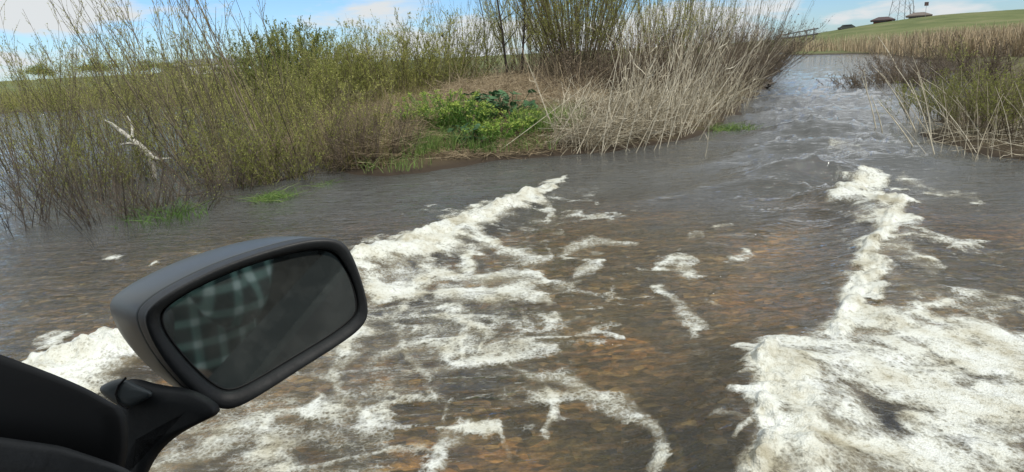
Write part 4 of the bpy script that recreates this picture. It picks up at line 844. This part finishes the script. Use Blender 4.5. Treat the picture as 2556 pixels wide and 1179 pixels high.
def loft(name, loops, mat, parent, cap0=False, cap1=False, smooth=True):
    n = len(loops[0]); V = np.concatenate(loops); F_ = []
    for a in range(len(loops)-1):
        for i in range(n): j = (i+1) % n; F_.append((a*n+i, a*n+j, (a+1)*n+j, (a+1)*n+i))
    if cap0: F_.append(tuple(range(n-1, -1, -1)))
    if cap1: F_.append(tuple(range((len(loops)-1)*n, len(loops)*n)))
    return mesh_py(name, V, F_, mat, parent, smooth)
mm = bpy.data.objects.new('wing_mirror', None); COL.objects.link(mm); mm.parent = car; mm['label'] = 'black wing mirror with grey topped housing'
cen = R3.mean(0)
def sc_(L, s): c = L.mean(0); return c+(L-c)*s
bl = [G3-nrm*.010, sc_(G3, 1.012)-nrm*.002, sc_(G3, 1.02)+nrm*.001, G3*.35+R3*.65+nrm*.004, sc_(R3, .985)+nrm*.0045, sc_(R3, .995)+nrm*.003, R3*1.0, R3+back*.02, sc_(R3, 1.006)+back*.10, sc_(R3, 1.0)+back*.125, sc_(R3, .97)+back*.13]
loft('mirror_bezel', bl, M['black_plastic'], mm)
loft('glass_seal', [G3-nrm*.0095, sc_(G3, 1.0)-nrm*.0065, sc_(G3, .985)-nrm*.0055, sc_(G3, .975)-nrm*.0075], M['rubber'], mm)
gi = sc_(G3, .99)-nrm*.007; mesh_py('mirror_glass', gi, [tuple(range(NM))], M['mirror_glass'], mm)
prof = [(.135, .975), (.14, 1.0), (.16, 1.006), (.35, 1.01), (.6, .995), (.8, .96), (.92, .90), (1.0, .80), (1.06, .62), (1.09, .4), (1.10, .1)]
loft('mirror_cap', [sc_(R3, s)+back*k for k, s in prof], M['cap_paint'], mm, cap1=True)
def slab(name, pts, d0, d1, mat, parent, rnd=.006, smooth_k=2):
    q = resamp(chaikin(pts, smooth_k), 80); L0 = deep(q[:, 0], q[:, 1], np.full(80, d0)); ax = L0.mean(0)-CAMP; L1 = L0+ax/np.linalg.norm(ax)*(d1-d0)
    def ins(L, r): c = L.mean(0); v = L-c; return c+v*(1-r/np.linalg.norm(v, axis=1, keepdims=True))
    return loft(name, [ins(L0, rnd*3), ins(L0, rnd), L0*.85+L1*.15, L0*.15+L1*.85, ins(L1, rnd), ins(L1, rnd*3)], mat, parent, True, True)
slab('mirror_arm', [(300, 1010), (300, 955), (335, 940), (400, 960), (480, 968), (548, 1005), (556, 1030), (505, 1054), (458, 1078), (416, 1110), (388, 1145), (366, 1190), (330, 1260), (200, 1300), (150, 1150), (230, 1050)], .685, .75, M['black_plastic'], mm, .01)
slab('arm_joint_cover', [(240, 972), (272, 952), (309, 943), (350, 965), (392, 984), (345, 1008), (318, 1024), (280, 1005)], .672, .70, M['arm_gloss'], mm, .004)
G = Geo(); ov = [(314, 944), (296, 962), (289, 985), (296, 1006), (318, 1021)]
G.tubes(np.array([[deep(np.array([float(a)]), np.array([float(b)]), np.array([.671]))[0] for a, b in ov]]), np.full((1, 5), .0012), np.array([.5]), 6); o_ = G.build('joint_seam', M['rubber'], mm)
slab('door_corner_trim', [(319, 1022), (275, 1000), (230, 972), (120, 925), (-60, 860), (-260, 800), (-420, 760), (-500, 1300), (250, 1300), (310, 1200), (330, 1100)], .50, .56, M['rubber'], car, .008, 1)
slab('window_sill', [(-400, 1050), (120, 1100), (260, 1146), (330, 1172), (362, 1205), (372, 1260), (360, 1500), (-400, 1500)], .475, .52, M['black_plastic'], car, .008, 1)
def cbox(name, u, v, z, mat):
    P = [cw(a, b, c) for a in u for b in v for c in z]
    return mesh_py(name, P, [(0, 1, 3, 2), (4, 6, 7, 5), (0, 4, 5, 1), (2, 3, 7, 6), (0, 2, 6, 4), (1, 5, 7, 3)], mat, car)
def sill(name, v, dz0, dz1, zb, mat):
    us = [.45, -.1, -2.6]; zs = [1.04, 1.19, 1.28]; P = []
    for u_, z_ in zip(us, zs): P += [cw(u_, v[0], zb if zb else z_+dz0), cw(u_, v[1], zb if zb else z_+dz0), cw(u_, v[1], z_+dz1), cw(u_, v[0], z_+dz1)]
    mesh_py(name, P, [(0, 1, 2, 3), (11, 10, 9, 8)]+[(k*4+a, k*4+(a+1) % 4, k*4+4+(a+1) % 4, k*4+4+a) for k in (0, 1) for a in range(4)], mat, car)
sill('door_panel', (.15, .24), 0, -.02, .35, M['dark_paint']); sill('door_seal', (.17, .245), -.017, .0, 0, M['cap_paint'])
cbox('roof', (-2.6, .5), (-1.35, .16), (1.84, 1.9), M['cabin']); cbox('far_side', (-2.6, .5), (-1.45, -1.38), (.35, 1.9), M['cabin'])
cbox('floor', (-2.6, .9), (-1.38, .15), (.3, .346), M['cabin']); cbox('rear_panel', (-2.68, -2.61), (-1.38, .15), (.35, 1.9), M['cabin'])
cbox('door_pillar', (-.75, -.60), (.12, .20), (1.152, 1.838), M['cabin']); cbox('rear_pillar', (-1.9, -1.6), (.12, .20), (1.152, 1.838), M['cabin'])
V, F_ = [], []
st = bpy.data.objects.new('seat', None); COL.objects.link(st); st.parent = car
def rb(name, u, v, z, rr, mat, parent):
    me = bpy.data.meshes.new(name); o_ = bpy.data.objects.new(name, me); COL.objects.link(o_); o_.parent = parent
    P = [cw(a, b, c) for a in u for b in v for c in z]
    me.from_pydata([tuple(q) for q in P], [], [(0, 1, 3, 2), (4, 6, 7, 5), (0, 4, 5, 1), (2, 3, 7, 6), (0, 2, 6, 4), (1, 5, 7, 3)]); me.materials.append(mat)
    b_ = o_.modifiers.new('b', 'BEVEL'); b_.width = rr; b_.segments = 4; return o_
rb('seat_cushion', (-.45, .15), (-.62, -.10), (.46, .62), .05, M['cabin'], st); rb('backrest', (-.62, -.47), (-.60, -.12), (.60, 1.28), .05, M['cabin'], st); rb('headrest', (-.60, -.50), (-.48, -.24), (1.30, 1.50), .04, M['cabin'], st)
# the person holding the camera, seen only as plaid cloth in the mirror
def skin_mesh(name, J, E, Rr, mat, parent, root=0):
    me = bpy.data.meshes.new(name); me.from_pydata([tuple(cw(*j)) for j in J], E, []); o_ = bpy.data.objects.new(name, me); COL.objects.link(o_); o_.parent = parent
    o_.modifiers.new('skin', 'SKIN'); sv = me.skin_vertices[0].data
    for i, r_ in enumerate(Rr): sv[i].radius = (r_, r_) if not isinstance(r_, tuple) else r_; sv[i].use_root = (i == root)
    s = o_.modifiers.new('sub', 'SUBSURF'); s.levels = s.render_levels = 2; me.materials.append(mat); return o_
pe = thing('person', 'seated person in a green and white plaid shirt reflected in the wing mirror', 'person', (0, 0, 0))
J = [(-.30, -.36, .72), (-.30, -.35, .95), (-.28, -.34, 1.16), (-.26, -.32, 1.28), (-.24, -.31, 1.37), (-.23, -.31, 1.46), (-.22, -.31, 1.55),
     (-.27, -.14, 1.24), (-.10, -.08, 1.05), (.02, -.10, 1.27), (.03, -.10, 1.34), (-.27, -.52, 1.24), (-.10, -.52, 1.05), (-.03, -.22, 1.27), (-.02, -.2, 1.34),
     (.12, -.26, .70), (.20, -.26, .40), (.12, -.46, .70), (.20, -.46, .40)]
E = [(0, 1), (1, 2), (2, 3), (3, 4), (4, 5), (5, 6), (3, 7), (7, 8), (8, 9), (9, 10), (3, 11), (11, 12), (12, 13), (13, 14), (0, 15), (15, 16), (0, 17), (17, 18)]
skin_mesh('body', J, E, [.13, .12, .12, .08, .05, .085, .07, .05, .04, .03, .03, .05, .04, .03, .03, .075, .05, .075, .05], M['skin'], pe)
J = [(-.30, -.35, .76), (-.30, -.35, .95), (-.27, -.34, 1.14), (-.26, -.32, 1.25), (-.26, -.13, 1.23), (-.09, -.07, 1.05), (0, -.09, 1.22), (-.26, -.53, 1.23), (-.10, -.53, 1.05), (-.03, -.27, 1.22)]
skin_mesh('shirt', J, [(0, 1), (1, 2), (2, 3), (3, 4), (4, 5), (5, 6), (3, 7), (7, 8), (8, 9)], [.165, .16, .165, .12, .085, .07, .055, .085, .07, .055], M['plaid'], pe)
skin_mesh('trousers', [(-.28, -.36, .70), (.12, -.25, .70), (.20, -.25, .42), (.12, -.47, .70), (.20, -.47, .42)], [(0, 1), (1, 2), (0, 3), (3, 4)], [.16, .095, .07, .095, .07], M['denim'], pe)
skin_mesh('hair', [(-.26, -.31, 1.50), (-.25, -.31, 1.58), (-.20, -.31, 1.62)], [(0, 1), (1, 2)], [.09, .095, .06], M['hair'], pe)
